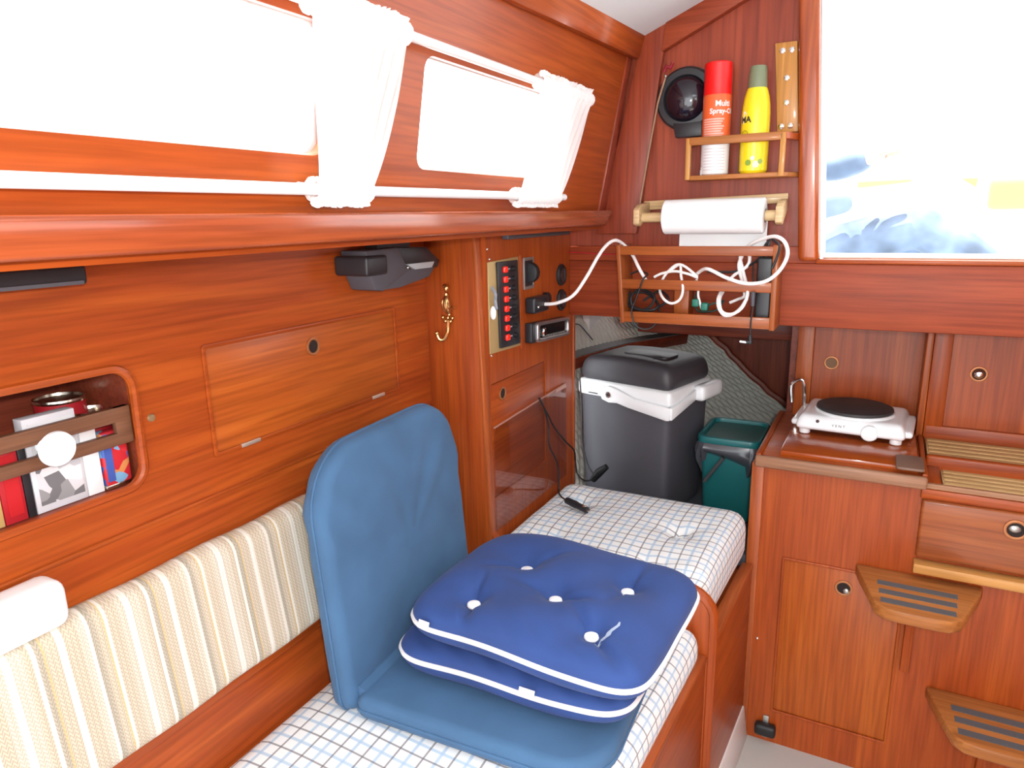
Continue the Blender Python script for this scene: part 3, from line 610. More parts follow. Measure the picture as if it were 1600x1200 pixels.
# back panels of the galley recess
gb = thing('galley_back_panel', 'mahogany back panel with a plugged finger hole behind the hotplate', 'panel', (0, 2.26, 0.86))
m = MB(); m.box(-0.205, 0.135, 2.256, 2.27, 0.861, 1.234); m.build('panel', wood_z, gb)
m = MB(); m.box(-0.212, -0.166, 2.238, 2.256, 0.861, 1.234); m.build('stile', edge_z, gb, bevel=0.003)
ring_x(-0.115, 1.030, 2.256, gb, mat('plug_wood', (0.20, 0.10, 0.04), 0.6), 0.021)
ge = thing('engine_panel', 'framed mahogany panel with a steel button latch above the slatted steps', 'panel', (0.3, 2.16, 0.83))
m = MB(); m.box(0.178, 0.60, 2.162, 2.175, 0.88, 1.234); m.build('panel', wood_z, ge)
m = MB(); m.box(0.136, 0.180, 2.148, 2.175, 0.862, 1.234); m.build('stile', wood_z, ge, bevel=0.003)
m = MB(); m.box(0.139, 0.60, 2.1475, 2.175, 0.826, 0.897); m.build('rail', wood_x, ge, bevel=0.003)
m = MB(); m.box(0.119, 0.1355, 2.150, 2.256, 0.861, 1.234); m.build('bead', edge_z, ge, bevel=0.003)
ring_x(0.247, 1.047, 2.162, ge, hole_dark, 0.021)
m = MB(); m.ball((0.247, 2.157, 1.047), 0.0125, (1, 0.5, 1), 10); m.build('latch_button', chrome, ge)
# slatted steps
def grating(label, x0, y0, y1, zt, k):
    o = thing('step_grating', label, 'grating', (x0, y0, zt - 0.02), 'slatted step gratings')
    n = 5; w = (y1 - y0) / n
    m = MB(); m.box(x0, x0 + 0.03, y0, y1, zt - 0.02, zt - 0.001); m.build('end_batten', grate_x, o, bevel=0.002)
    sl = None
    for i in range(n):
        if sl is None:
            m = MB(); m.box(x0 + 0.004, 0.60, y0 + 0.0035, y0 + w - 0.0035, zt - 0.008, zt + 0.001); sl = m.build('slat', grate_x, o, bevel=0.002)
        else: copy_part(sl, (0, w * i, 0))
    m = MB(); m.box(x0 + 0.02, 0.60, y0 + 0.002, y1 - 0.002, zt - 0.019, zt - 0.009); m.build('dark_backing', mat('grating_gap', (0.03, 0.04, 0.055), 0.8), o)
    return o
grating('upper slatted teak grating behind the red step nosing', 0.142, 1.985, 2.146, 0.862, 0)
grating('lower slatted teak grating above the drawer', 0.172, 1.832, 1.972, 0.834, 1)
nb = thing('step_nosing', 'rounded red mahogany nosing between the two slatted gratings', 'trim', (0.3, 1.97, 0.80))
m = MB(); m.box(0.138, 0.60, 1.966, 1.986, 0.800, 0.868); m.build('nosing', wood_x, nb, bevel=0.007, seg=3)
m = MB(); m.box(0.127, 0.60, YG - 0.004, 1.986, 0.806, 0.820); m.build('tray', wood_x, nb)
m = MB(); m.box(0.130, 0.168, YG + 0.002, 1.966, 0.818, 0.842); m.build('tray_edge', wood_y, nb, bevel=0.002)
m = MB(); m.box(0.127, 0.60, YG - 0.006, YG + 0.006, 0.8285, 0.842); m.build('tray_lip', wood('worn_lip', (0.22, 0.10, 0.055), (0.34, 0.17, 0.09), (0.44, 0.24, 0.14), 'X', 0.5, 0), nb, bevel=0.003)
m = MB(); m.box(0.138, 0.60, 1.986, 2.147, 0.825, 0.841); m.build('upper_tray', wood_x, nb)
# chrome handle at the back of the worktop
hb = [Vector(P(px, py, 'Y', 2.2)) for px, py in ((1237, 628), (1236, 606), (1241, 597), (1250, 593), (1256, 597), (1257, 612), (1256, 640))]
hb[0] = Vector(hb[0]); m = MB(); m.tube(spline(hb, 5), 0.0048, 10)
tag(m.build('chrome_hook', chrome, base=tuple(hb[-1])), 'bent chrome hook standing behind the left end of the hotplate', 'hook')
# hotplate
HM = Matrix.Translation((-0.038, 2.095, 0.875)) @ Matrix.Rotation(math.radians(-4), 4, 'Z')
hp = thing('hotplate', 'white electric hotplate with one black ring on the worktop', 'hotplate', (-0.038, 2.095, 0.8745))
m = MB(HM)
def hpf(p):
    k = max(0, (p.z - 0.025) / 0.03); q = 1 - 0.07 * k
    return (p.x * q, p.y * (1 - 0.12 * k), p.z)
m.rbox(-0.135, 0.135, -0.108, 0.125, 0.014, 0.055, 0.014, (12, 10, 3), hpf); m.build('body', white_enamel, hp)
m = MB(HM); m.rbox(-0.150, 0.150, -0.085, 0.105, 0.018, 0.036, 0.0085, (10, 8, 1)); m.build('skirt', white_enamel, hp)
m = MB(HM); m.lathe([(0.0001, 0.0705), (0.092, 0.0705), (0.097, 0.0685), (0.098, 0.063), (0.094, 0.060), (0.0001, 0.060)], (0.0, 0.004, 0), 'Z', 48); m.build('heating_ring', cast_iron, hp)
m = MB(HM); m.lathe([(0.102, 0.054), (0.102, 0.058), (0.099, 0.0605), (0.0001, 0.0605)], (0, 0.004, 0), 'Z', 48); m.build('ring_collar', white_enamel, hp)
for x, y in ((-0.112, -0.083), (0.112, -0.083), (-0.112, 0.095), (0.112, 0.095)):
    m = MB(HM); m.lathe([(0.012, 0), (0.0145, 0.002), (0.0145, 0.022)], (x, y, 0), 'Z', 18); m.build('foot', white_plastic, hp)
m = MB(HM); m.lathe([(0.0215, 0.0), (0.0215, 0.010), (0.019, 0.013), (0.0001, 0.013)], (0.050, -0.094, 0.026), 'Y', 28); m.v = [HM @ Vector((q.x, -0.19 - q.y, q.z)) for q in ((HM.inverted() @ v) for v in m.v)]; m.build('control_knob', white_plastic, hp)
m = MB(HM); m.lathe([(0.0045, -0.002), (0.0045, 0.0), (0.003, 0.0014), (0.0001, 0.0016)], (-0.078, -0.1035, 0.042), 'Y', 12); m.build('indicator_lamp', mat('lamp_brown', (0.05, 0.02, 0.015), 0.3), hp)
text_mesh('V E N T', 0.010, lambda x, y: HM @ Vector((-0.025 + x, -0.1085, 0.036 + y)), 'lettering', black_plastic, hp)
# ------------------------------------------------------------------ folding chair
cm = Matrix.Translation((-0.752, 0.792, 0.624)) @ Matrix.Rotation(math.radians(3), 4, 'Z')
ch = thing('folding_chair', 'steel blue folding floor chair standing open on the settee', 'chair', (-0.752, 1.0, 0.624))
BL = cm @ Matrix.Rotation(math.radians(-94.5), 4, 'Y')      # local x -> up
# backrest outline in (height, along) ; local z points back to the wall
H, Wd = 0.480, 0.458
ol = [(0.0, 0.0)]
def arc(cx, cy, r, a0, a1, n): return [(cx + r * math.cos(math.radians(a0 + (a1 - a0) * i / n)), cy + r * math.sin(math.radians(a0 + (a1 - a0) * i / n))) for i in range(n + 1)]
ol = arc(0.03, 0.03, 0.03, 180, 270, 4) + arc(H - 0.12, 0.12, 0.12, 270, 360, 10) + arc(H - 0.12, Wd - 0.12, 0.12, 0, 90, 10) + arc(0.03, Wd - 0.03, 0.03, 90, 180, 4)
dens = []
for a, b in zip(ol, ol[1:] + ol[:1]):
    k = max(1, int(math.dist(a, b) / 0.02))
    for i in range(k): dens.append((a[0] + (b[0] - a[0]) * i / k, a[1] + (b[1] - a[1]) * i / k))
def wrinkle(mb, Mi, amp):
    out = []
    for p in mb.v:
        q = Mi.inverted() @ p
        w = amp * (math.sin(q.x * 60 + 8 * math.sin(q.y * 12)) * math.exp(-((q.x - 0.36) / 0.08) ** 2) + 0.5 * math.sin(q.y * 70 + q.x * 30) * math.exp(-((q.x - 0.05) / 0.05) ** 2))
        out.append(Mi @ (q + Vector((0, 0, w))))
    mb.v = out
m = MB(BL); m.slab(dens, 0.0, 0.054, 0.021, 0.004, 6); wrinkle(m, BL, -0.003)
m.build('backrest', steel_blue, ch, ang=60)
def edge_loop(outl, z, Mx): return [Mx @ Vector((x, y, z)) for x, y in outl]
m = MB(); m.tube(edge_loop(dens, 0.026, BL), 0.0032, 6, closed=True); m.build('seam_piping', steel_blue, ch)
SL = cm
Ls = 0.455
so = arc(0.02, 0.02, 0.02, 180, 270, 3) + arc(Ls - 0.09, 0.09, 0.09, 270, 360, 8) + arc(Ls - 0.09, Wd - 0.09, 0.09, 0, 90, 8) + arc(0.02, Wd - 0.02, 0.02, 90, 180, 3)
d2o = []
for a, b in zip(so, so[1:] + so[:1]):
    k = max(1, int(math.dist(a, b) / 0.02))
    for i in range(k): d2o.append((a[0] + (b[0] - a[0]) * i / k, a[1] + (b[1] - a[1]) * i / k))
m = MB(SL); m.slab(d2o, 0.0, 0.044, 0.016, 0.002); m.build('seat_pad', steel_blue, ch, ang=60)
m = MB(); m.tube(edge_loop(d2o, 0.020, SL), 0.0032, 6, closed=True); m.build('seam_piping', steel_blue, ch)
m = MB(); m.tube([SL @ Vector((-0.004, 0.02 + 0.405 * i / 10, 0.030)) for i in range(11)], 0.022, 10); m.build('hinge_fold', steel_blue, ch)
# ------------------------------------------------------------------ two navy seat cushions
def seat_cushion(label, cx, cy, z0, seam, z1, w, d, rot, buttons, tags, stain=False, sag=0.0):
    M_ = Matrix.Translation((cx, cy, 0)) @ Matrix.Rotation(math.radians(rot), 4, 'Z')
    o = thing('seat_cushion', label, 'cushion', (cx, cy, z0), 'navy seat cushions on the folding chair')
    def xy(u, v):
        return (w / 2 * u * (1 - 0.085 * abs(v) ** 11), d / 2 * v * (1 - 0.10 * abs(u) ** 11))
    def tuft(x, y):
        h = 0
        for bx, by in buttons:
            r2 = (x - bx) ** 2 + (y - by) ** 2; a = math.atan2(y - by, x - bx)
            h += 0.020 * math.exp(-r2 / 0.020 ** 2) + 0.017 * math.exp(-r2 / 0.050 ** 2) + 0.0075 * math.exp(-r2 / 0.07 ** 2) * max(0, math.cos(2 * a + bx * 23 + by * 11)) ** 14 * (1 - math.exp(-r2 / 0.015 ** 2)) * 2.0
        return h
    def edge(u, v):
        e = 0.002 * math.sin(u * 5 + v * 4) + 0.0015 * math.sin(v * 7 - u * 5)
        return seam + e - sag * max(0, u) ** 2
    def top(s, t):
        u, v = 2 * s - 1, 2 * t - 1; u = math.sin(u * math.pi / 2); v = math.sin(v * math.pi / 2); x, y = xy(u, v)
        k = max(0.0, (1 - abs(u) ** 3.2)) * max(0.0, (1 - abs(v) ** 3.2)); h = (z1 - seam) * k ** 0.30
        rp = 0.0016 * math.sin(x * 95 + 3 * math.sin(y * 40)) * math.exp(-((v + 0.85) / 0.25) ** 2)
        z = edge(u, v) + h - min(tuft(x, y), h * 0.75) * (1 if k > 0 else 0) + rp * (k > 0.01)
        return M_ @ Vector((x, y, z))
    def bot(s, t):
        u, v = 2 * s - 1, 2 * t - 1; u = math.sin(u * math.pi / 2); v = math.sin(v * math.pi / 2); x, y = xy(u, v)
        k = max(0.0, (1 - abs(u) ** 4)) * max(0.0, (1 - abs(v) ** 4)); return M_ @ Vector((x, y, edge(u, v) - (seam - z0) * k ** 0.35))
    m = MB(); m.grid(top, 110, 92); m.grid(lambda s, t: bot(s, t), 36, 30); m.build('body', navy, o, ang=75, merge=1e-6)
    per = []
    for i in range(60): per.append((-1 + 2 * i / 60, -1))
    for i in range(50): per.append((1, -1 + 2 * i / 50))
    for i in range(60): per.append((1 - 2 * i / 60, 1))
    for i in range(50): per.append((-1, 1 - 2 * i / 50))
    m = MB(); m.tube([M_ @ Vector((*xy(u, v), edge(u, v))) for u, v in per], 0.0048, 8, closed=True); m.build('piping', piping_white, o)
    for bx, by in buttons:
        u = max(-1, min(1, bx / (w / 2))); v = max(-1, min(1, by / (d / 2)))
        s = (math.asin(u) / (math.pi / 2) + 1) / 2; t = (math.asin(v) / (math.pi / 2) + 1) / 2
        p = top(s, t); m = MB(); m.lathe([(0.010, -0.004), (0.0125, 0.0), (0.0115, 0.0035), (0.007, 0.0055), (0.0001, 0.006)], p + Vector((0, 0, 0.0065)), 'Z', 18); m.build('button', button_white, o)
    for u0, wd in tags:
        p = M_ @ Vector((*xy(u0, -1), edge(u0, -1))); m = MB(Matrix.Translation(p) @ Matrix.Rotation(math.radians(rot - 2), 4, 'Z') @ Matrix.Rotation(math.radians(-20), 4, 'X')); m.box(-wd / 2, wd / 2, -0.012, -0.0108, 0.001, 0.015); m.build('fabric_tag', piping_white, o)
    if stain:
        pts = []
        m = MB()
        for i in range(9):
            a = Vector((0.125 + 0.003 * i + 0.002 * math.sin(i * 2.1), -0.128 + 0.0075 * i)); wdt = 0.0045 * math.sin(math.pi * (i + 0.7) / 9.6)
            pts.append((a, wdt))
        def tz(x, y):
            u = x / (w / 2); v = y / (d / 2); s = (math.asin(max(-1, min(1, u))) / (math.pi / 2) + 1) / 2; t = (math.asin(max(-1, min(1, v))) / (math.pi / 2) + 1) / 2
            return top(s, t) + Vector((0, 0, 0.0012))
        vs = [tz(a.x - q, a.y) for a, q in pts] + [tz(a.x + q, a.y) for a, q in pts]
        m.add(vs, [(i, i + 1, i + 10, i + 9) for i in range(8)]); m.build('pale_stain', fabric('pale_worn_patch', (0.30, 0.38, 0.50), 0.5, 300, 0.0, 0.5), o)
    return o
bp5 = [(-0.088, 0.045), (0.112, 0.062), (0.010, -0.028), (-0.112, -0.108), (0.110, -0.098)]
seat_cushion('lower navy blue seat cushion with white piping under the buttoned one', -0.512, 1.055, 0.667, 0.719, 0.752, 0.445, 0.365, 2, [], ((0.28, 0.028),))
seat_cushion('upper navy blue seat cushion with five white buttons', -0.474, 1.046, 0.742, 0.790, 0.842, 0.445, 0.365, -2, bp5, ((-0.80, 0.022),), True, 0.008)
# ------------------------------------------------------------------ curtains and rods on the left windows
rod = mat('white_rod', (0.80, 0.81, 0.82), 0.3, 0.0, 0.3)
RODS = [('long white curtain rod below the long cabin window', -1.0, 0.716, 1.523), ('short white curtain rod below the short cabin window', 0.735, 1.50, 1.523), ('short white curtain rod above the short cabin window', 0.735, 1.56, 1.734), ('long white curtain rod above the long cabin window', -1.0, 0.716, 1.734)]
for lab, y0, y1, z in RODS:
    o = thing('curtain_rod', lab, 'curtain rod', tuple(cab(y0, z, 0.03)), 'curtain rods')
    m = MB(); m.tube([cab(y0, z, 0.03), cab(y1, z, 0.03)], 0.0075, 12); m.build('rod', rod, o)
    for y in (y0 + 0.02, y1 - 0.012):
        m = MB(); m.tube([cab(y, z, 0.0), cab(y, z, 0.026)], 0.006, 8); m.build('bracket', rod, o)
def curtain(label, tl, tr, bl, br, np_, bulge):
    """gathered curtain held by a rod at top and bottom"""
    zt, zb = 1.734, 1.523
    o = thing('curtain', label, 'curtain', tuple(cab((bl + br) / 2, zb, 0.03)), 'white cabin curtains')
    def edges(z):
        t = (z - zb) / (zt - zb); t = max(-0.12, min(1.1, t)); q = math.sin(math.pi * max(0, min(1, t)))
        return bl + (tl - bl) * t - bulge * q, br + (tr - br) * t + bulge * q
    def sheet(u, v):
        z = zb + (zt - zb) * v; a, b = edges(z); y = a + (b - a) * u
        am = 0.0022 + 0.003 * abs(2 * v - 1); off = 0.040 + am * math.sin(2 * math.pi * np_ * u + 0.8 * math.sin(5 * v)) + 0.0035 * math.sin(math.pi * v) * math.sin(7 * u)
        return cab(y, z, off)
    m = MB(); m.grid(sheet, np_ * 8, 20); m.build('drape', curtain_cloth, o, ang=80)
    for nm, zc, up in (('top_heading', zt, 1), ('bottom_heading', zb, -1)):
        def head(u, v, zc=zc, up=up):
            a, b = edges(zc); a -= 0.003; b += 0.003; y = a + (b - a) * u
            q = 2 * math.pi * v; r = 0.0135 + 0.0022 * math.sin(2 * math.pi * np_ * 1.5 * u)
            return cab(y, zc + r * math.sin(q) * 1.05, 0.030 + r * math.cos(q))
        m = MB(); m.grid(head, np_ * 10, 12); m.build(nm, curtain_cloth, o, ang=80)
        def frill(u, v, zc=zc, up=up):
            a, b = edges(zc); a -= 0.004; b += 0.004; y = a + (b - a) * u
            return cab(y + 0.002 * v * math.sin(50 * u), zc + up * (0.010 + 0.010 * v + 0.002 * v * math.sin(2 * math.pi * np_ * 2.3 * u)), 0.032 + (0.004 + 0.005 * v) * math.sin(2 * math.pi * np_ * 2.0 * u))
        m = MB(); m.grid(frill, np_ * 14, 4); m.build('frill', curtain_cloth, o, ang=80)
    return o
curtain('white curtain gathered between the long and short windows', 0.679, 0.866, 0.700, 0.806, 9, 0.004)
curtain('white curtain covering the far end of the short window', 1.296, 1.556, 1.258, 1.458, 10, 0.0)
# ------------------------------------------------------------------ reading lamps under the shelf
smoke = mat('smoke_lens', (0.40, 0.46, 0.48), 0.25, 0, 0.3)
lp = thing('reading_lamp', 'black swivel lamp with pale lens edge under the shelf beside the hook', 'lamp', (-0.93, 1.18, 1.446))
m = MB(); m.rbox(-0.951, -0.868, 1.050, 1.115, 1.372, 1.410, 0.006, (3, 3, 2)); m.build('swivel_block', black_plastic, lp)
L = [P(px, py, 'X', -0.885) for px, py in ((572, 392), (622, 386), (634, 412), (641, 421), (600, 455), (588, 454), (575, 420))]
m = MB(); m.prism([(p.y, p.z) for p in L], 'YZ', -0.95, -0.885)
m.build('housing', grey_plastic, lp, bevel=0.003)
A = [(p.y, p.z) for p in (P(622, 386, 'X', -0.885), P(662, 386, 'X', -0.90), P(680, 406, 'X', -0.905), P(677, 417, 'X', -0.905), P(641, 421, 'X', -0.885), P(634, 412, 'X', -0.885))]
m = MB(); m.prism(A, 'YZ', -0.95, -0.892); m.build('shade', black_plastic, lp, bevel=0.003)
B_ = [(p.y, p.z) for p in (P(641, 421, 'X', -0.885), P(677, 417, 'X', -0.905), P(665, 432, 'X', -0.91), P(630, 449, 'X', -0.895), P(600, 455, 'X', -0.885))]
m = MB(); m.prism(B_, 'YZ', -0.95, -0.90); m.build('lower_shade', grey_plastic, lp, bevel=0.002)
C_ = [(p.y, p.z) for p in (P(635, 413, 'X', -0.888), P(678, 408, 'X', -0.888), P(674, 418, 'X', -0.888), P(648, 421, 'X', -0.888))]
m = MB(); m.prism(C_, 'YZ', -0.905, -0.886); m.build('lens', smoke, lp, bevel=0.001)
m = MB(); m.ball(P(637, 418, 'X', -0.882), 0.003, n=6); m.build('pivot_screw', chrome, lp)
m = MB(); m.box(-0.935, -0.905, 1.13, 1.24, 1.405, 1.4455); m.build('mount', black_plastic, lp)
l2 = thing('strip_lamp', 'black strip lamp under the shelf above the book recess', 'lamp', (-0.9, 0.45, 1.446))
m = MB(); m.rbox(-0.945, -0.897, 0.22, 0.537, 1.406, 1.431, 0.005, (2, 6, 2)); m.build('housing', black_plastic, l2)
m = MB(); m.box(-0.9, -0.8955, 0.23, 0.530, 1.4065, 1.411); m.build('grille', grey_plastic, l2)
m = MB(); m.box(-0.935, -0.91, 0.25, 0.50, 1.430, 1.4455); m.build('mount', black_plastic, l2)
# ------------------------------------------------------------------ book recess: fiddle bars, knob and what stands inside
fb = thing('recess_fiddle', 'two brown wooden retaining bars with a white knob across the book recess', 'fiddle rail', (-0.96, 0.35, 1.17))
bar = wood('fiddle_bar_wood', (0.13, 0.055, 0.03), (0.19, 0.085, 0.045), (0.26, 0.12, 0.065), 'Y', 0.5, 0.1)
for z0, z1 in ((1.200, 1.222), (1.166, 1.184)):
    m = MB(); m.box(-0.972, -0.960, 0.101, 0.6045, z0, z1); m.build('bar', bar, fb, bevel=0.002)
m = MB(); m.box(-0.971, -0.961, 0.581, 0.6045, 1.166, 1.222); m.build('end_block', bar, fb, bevel=0.001)
m = MB(); m.lathe([(0.010, -0.028), (0.010, -0.002), (0.021, 0.0), (0.0235, 0.004), (0.0225, 0.008), (0.0001, 0.0105)], (-0.938, 0.482, 1.196), 'X', 32); m.build('knob', white_plastic, fb)
def noise_print(name, cols, sc, base):
    m_ = mat(name, base, 0.5); t = NT(m_); tc = t.n('ShaderNodeTexCoord'); v = t.n('ShaderNodeTexVoronoi', i_Scale=float(sc)); t.l(tc.outputs['Object'], v.inputs['Vector'])
    sp = t.n('ShaderNodeSeparateColor'); t.l(v.outputs['Color'], sp.inputs[0]); k = len(cols)
    t.l(t.ramp(sp.outputs[0], [(i / k, c) for i, c in enumerate(cols)], 'CONSTANT'), t.p.inputs['Base Color']); return m_
photo = noise_print('grey_photo_print', [(0.62, 0.62, 0.65), (0.16, 0.16, 0.17), (0.5, 0.5, 0.53), (0.28, 0.28, 0.29), (0.70, 0.70, 0.72)], 55, (0.5, 0.5, 0.5))
tinp = noise_print('tin_print', [(0.55, 0.02, 0.03), (0.05, 0.12, 0.42), (0.60, 0.03, 0.04), (0.20, 0.42, 0.65), (0.62, 0.25, 0.08), (0.55, 0.02, 0.03)], 75, (0.6, 0.02, 0.03))
tinmetal = mat('tin_metal', (0.70, 0.66, 0.56), 0.22, 1.0); redc = mat('red_card', (0.42, 0.012, 0.02), 0.5); greyc = mat('pale_grey_card', (0.62, 0.62, 0.66), 0.6); whitec = mat('white_card', (0.82, 0.82, 0.83), 0.6)
tanc = mat('tan_card', (0.55, 0.36, 0.13), 0.6); bluec = mat('blue_print', (0.05, 0.10, 0.38), 0.5)
ZR = 1.0995
def carton(label, y0, y1, z1, x1=-0.980, depth=0.020, body=greyc, face=None, cat='box', name='carton'):
    o = thing(name, label, cat, ((x1 - depth / 2), (y0 + y1) / 2, ZR), 'things in the book recess')
    m = MB(); m.box(x1 - depth, x1, y0, y1, ZR, z1); m.build('body', body, o, bevel=0.001)
    if face:
        m = MB(); m.box(x1, x1 + 0.0006, y0 + 0.006, y1 - 0.004, ZR + 0.01, z1 - 0.008); m.build('print', face, o)
    return o
carton('tan book at the left end of the recess, behind the bars', 0.405, 0.4275, 1.247, body=tanc, cat='book', name='book')
carton('red book standing next to the tan book', 0.4285, 0.456, 1.200, body=redc, face=mat('red_cover', (0.5, 0.015, 0.02), 0.4), cat='book', name='book')
carton('thin black book between red book and grey photo carton', 0.457, 0.467, 1.196, body=black_plastic, cat='book', name='book')
carton('grey carton with black-and-white photo print behind the white knob', 0.468, 0.537, 1.232, body=greyc, face=photo)
carton('white carton beside the colourful tin', 0.538, 0.561, 1.205, body=whitec)
ct = thing('tea_tin', 'small red and blue printed tin at the right end of the recess', 'tin', (-0.99, 0.575, ZR), 'things in the book recess')
m = MB(); m.rbox(-1.000, -0.976, 0.5635, 0.6035, ZR + 0.004, 1.186, 0.005, (3, 3, 4)); m.build('body', tinp, ct)
m = MB(); m.box(-1.001, -0.975, 0.5625, 0.6045, ZR, ZR + 0.007); m.build('rim', tinmetal, ct, bevel=0.002)
m = MB(); m.box(-0.976, -0.9752, 0.566, 0.577, ZR + 0.012, 1.18); m.build('blue_band', bluec, ct)
_c1 = P(92, 620, 'X', -1.072); _c2 = P(141, 639, 'X', -1.032)
for lab, y, x, r, zt in (('food can with red label standing behind the grey photo carton', _c1.y, -1.072, 0.034, _c1.z), ('smaller food can with bare rim standing behind the white carton', _c2.y, -1.032, 0.026, _c2.z)):
    o = thing('food_can', lab, 'can', (x, y, ZR), 'food cans in the book recess')
    m = MB(); m.lathe([(r, 0.0), (r, zt - ZR - 0.006)], (x, y, ZR), 'Z', 32); m.build('label_band', redc, o)
    m = MB(); m.lathe([(r, -0.006), (r + 0.0015, -0.003), (r + 0.001, 0.0), (r - 0.002, 0.0), (r - 0.003, -0.004), (0.0001, -0.004)], (x, y, zt), 'Z', 32); m.build('lid', tinmetal, o)
# ------------------------------------------------------------------ brass figure hook on the post
hk = thing('brass_hook', 'brass figure-shaped coat hook on the mahogany post', 'hook', (-0.888, 1.358, 1.20))
YH = 1.3555
def ph(px, py, dy=0.0): p = P(px, py, 'Y', 1.36); return Vector((p.x, 1.353 - dy, p.z))
s_ = 110 / 1200.0
def c5(x, y, dy=0.0): return ph(680 + x * 50 / 545, 430 + y * s_, dy)
m = MB(); m.ball(c5(225, 220, 0.002), 0.0078, (0.8, 0.8, 1.1), 10); m.ball(c5(200, 175, 0.001), 0.007, (1.1, 0.7, 0.6), 8); m.tube([c5(225, 300), c5(215, 350)], [0.0045, 0.005], 8); m.build('figure_head', brass, hk)
m = MB(); m.tube(spline([c5(215, 340), c5(225, 430, 0.002), c5(245, 540, 0.003), c5(265, 640, 0.001)], 4), [0.005 + 0.004 * math.sin(math.pi * i / 12) for i in range(13)], 10)
m.tube(spline([c5(180, 390), c5(165, 480, 0.003), c5(210, 580, 0.006), c5(250, 610, 0.006)], 4), 0.0035, 8); m.tube(spline([c5(235, 390, 0.003), c5(270, 490, 0.007), c5(315, 560, 0.008), c5(385, 535, 0.010)], 4), [0.0038 - 0.0001 * i for i in range(13)], 8); m.build('figure_body', brass, hk)
m = MB()
for x, y in ((160, 710), (205, 775), (265, 665), (290, 780), (320, 725), (245, 720)): m.ball(c5(x, y, 0.001), 0.0048, (1, 0.8, 1), 8)
m.build('scroll', brass, hk)
m = MB(); m.tube(spline([c5(255, 760), c5(252, 880, 0.002), c5(255, 980, 0.006), c5(215, 1075, 0.009), c5(158, 1070, 0.014), c5(118, 970, 0.016)], 5), 0.0042, 10); m.ball(c5(118, 965, 0.016), 0.0058, n=8); m.build('hook_arm', brass, hk)
# ------------------------------------------------------------------ switch panel and instruments on the aft side wall
sp = thing('switch_panel', 'black switch panel with eight red switches on a brass-coloured plate', 'switch panel', (XP, 1.46, 1.17))
m = MB(); m.prism([(1.386, 1.165), (1.542, 1.160), (1.5375, 1.382), (1.386, 1.378)], 'YZ', XP, XP + 0.003); m.build('mount_plate', mat('gold_plate', (0.50, 0.36, 0.16), 0.45, 0.35), sp, bevel=0.001)
m = MB(); m.prism([(1.428, 1.172), (1.530, 1.168), (1.522, 1.375), (1.421, 1.376)], 'YZ', XP + 0.003, XP + 0.010); m.build('face', black_plastic, sp, bevel=0.002)
sw = fk = tk = None
redlit = mat('red_switch', (0.85, 0.02, 0.012), 0.25, 0, 0.4, Emission_Color=(1, 0.03, 0.01, 1), Emission_Strength=0.25)
for i in range(8):
    z = 1.357 - i * 0.0232; y = 1.4505 + 0.0008 * i
    if sw is None:
        m = MB(); m.rbox(XP + 0.009, XP + 0.017, y - 0.0085, y + 0.0085, z - 0.0075, z + 0.0075, 0.0035, (2, 2, 2)); sw = m.build('switch', redlit, sp); z0 = z; yy0 = y
        m = MB(); m.lathe([(0.0065, 0), (0.006, 0.009), (0.0001, 0.0095)], (XP + 0.010, y + 0.040, z), 'X', 14); fk = m.build('fuse_knob', rubber, sp)
        m = MB(); m.box(XP + 0.010, XP + 0.0104, y + 0.018, y + 0.028, z - 0.0015, z + 0.0015); tk = m.build('label_mark', mat('label_grey', (0.35, 0.35, 0.38), 0.6), sp)
    else:
        for q in (sw, fk, tk): copy_part(q, (0, y - yy0, z - z0))
m = MB(); m.tube(spline([(XP + 0.004, 1.40, 1.32), (XP + 0.016, 1.395, 1.305), (XP + 0.012, 1.40, 1.29), (XP + 0.018, 1.394, 1.27)], 5), 0.004, 8)
kt = tag(m.build('cable_terminal', mat('grey_terminal', (0.25, 0.27, 0.32), 0.4), base=(XP, 1.40, 1.27)), 'grey cable terminals at the left edge of the switch panel', 'terminal')
m = MB(); m.ball((XP + 0.010, 1.392, 1.262), 0.010, (0.8, 0.5, 1.6), 8); tag(m.build('white_connector', white_plastic, base=(XP, 1.392, 1.25)), 'small white connector below the grey cable terminals', 'connector')
mt = thing('depth_gauge', 'black rocker gauge in a steel bezel above the charging socket', 'gauge', (XP, 1.593, 1.30))
m = MB(); m.plate(rr(1.565, 1.297, 1.622, 1.377, 0.003, 2), [rr(1.571, 1.305, 1.616, 1.369, 0.002, 2)], 'YZ', XP, XP + 0.004); m.build('bezel', dull, mt, bevel=0.001)
m = MB(); m.box(XP, XP + 0.003, 1.570, 1.617, 1.304, 1.370); m.build('face', black_plastic, mt)
m = MB(); m.lathe([(0.026, -0.011), (0.026, 0.011)], (XP + 0.001, 1.600, 1.338), 'Y', 28); m.build('dial_wheel', rubber, mt, bevel=0.002)
sk = thing('charging_socket', 'square black charging socket with white lead plugged in', 'socket', (XP, 1.615, 1.235))
m = MB(); m.rbox(XP, XP + 0.030, 1.572, 1.658, 1.236, 1.277, 0.006, (3, 4, 3)); m.build('housing', black_plastic, sk)
m = MB(); m.lathe([(0.004, 0), (0.003, 0.002), (0.0001, 0.0025)], (XP + 0.030, 1.592, 1.252), 'X', 12); m.build('indicator', chrome, sk)
m = MB(); m.lathe([(0.017, 0.0), (0.017, 0.012), (0.014, 0.015), (0.0001, 0.015)], (XP, 1.690, 1.262), 'X', 24); m.build('side_outlet', rubber, sk)
rd = thing('car_radio', 'silver framed car radio below the charging socket', 'radio', (XP, 1.68, 1.145))
tilt = lambda y, z: (y, z - (y - 1.575) * 0.055)
def rp(y0, z0, y1, z1, r): return [tilt(*q) for q in rr(y0, z0, y1, z1, r, 4)]
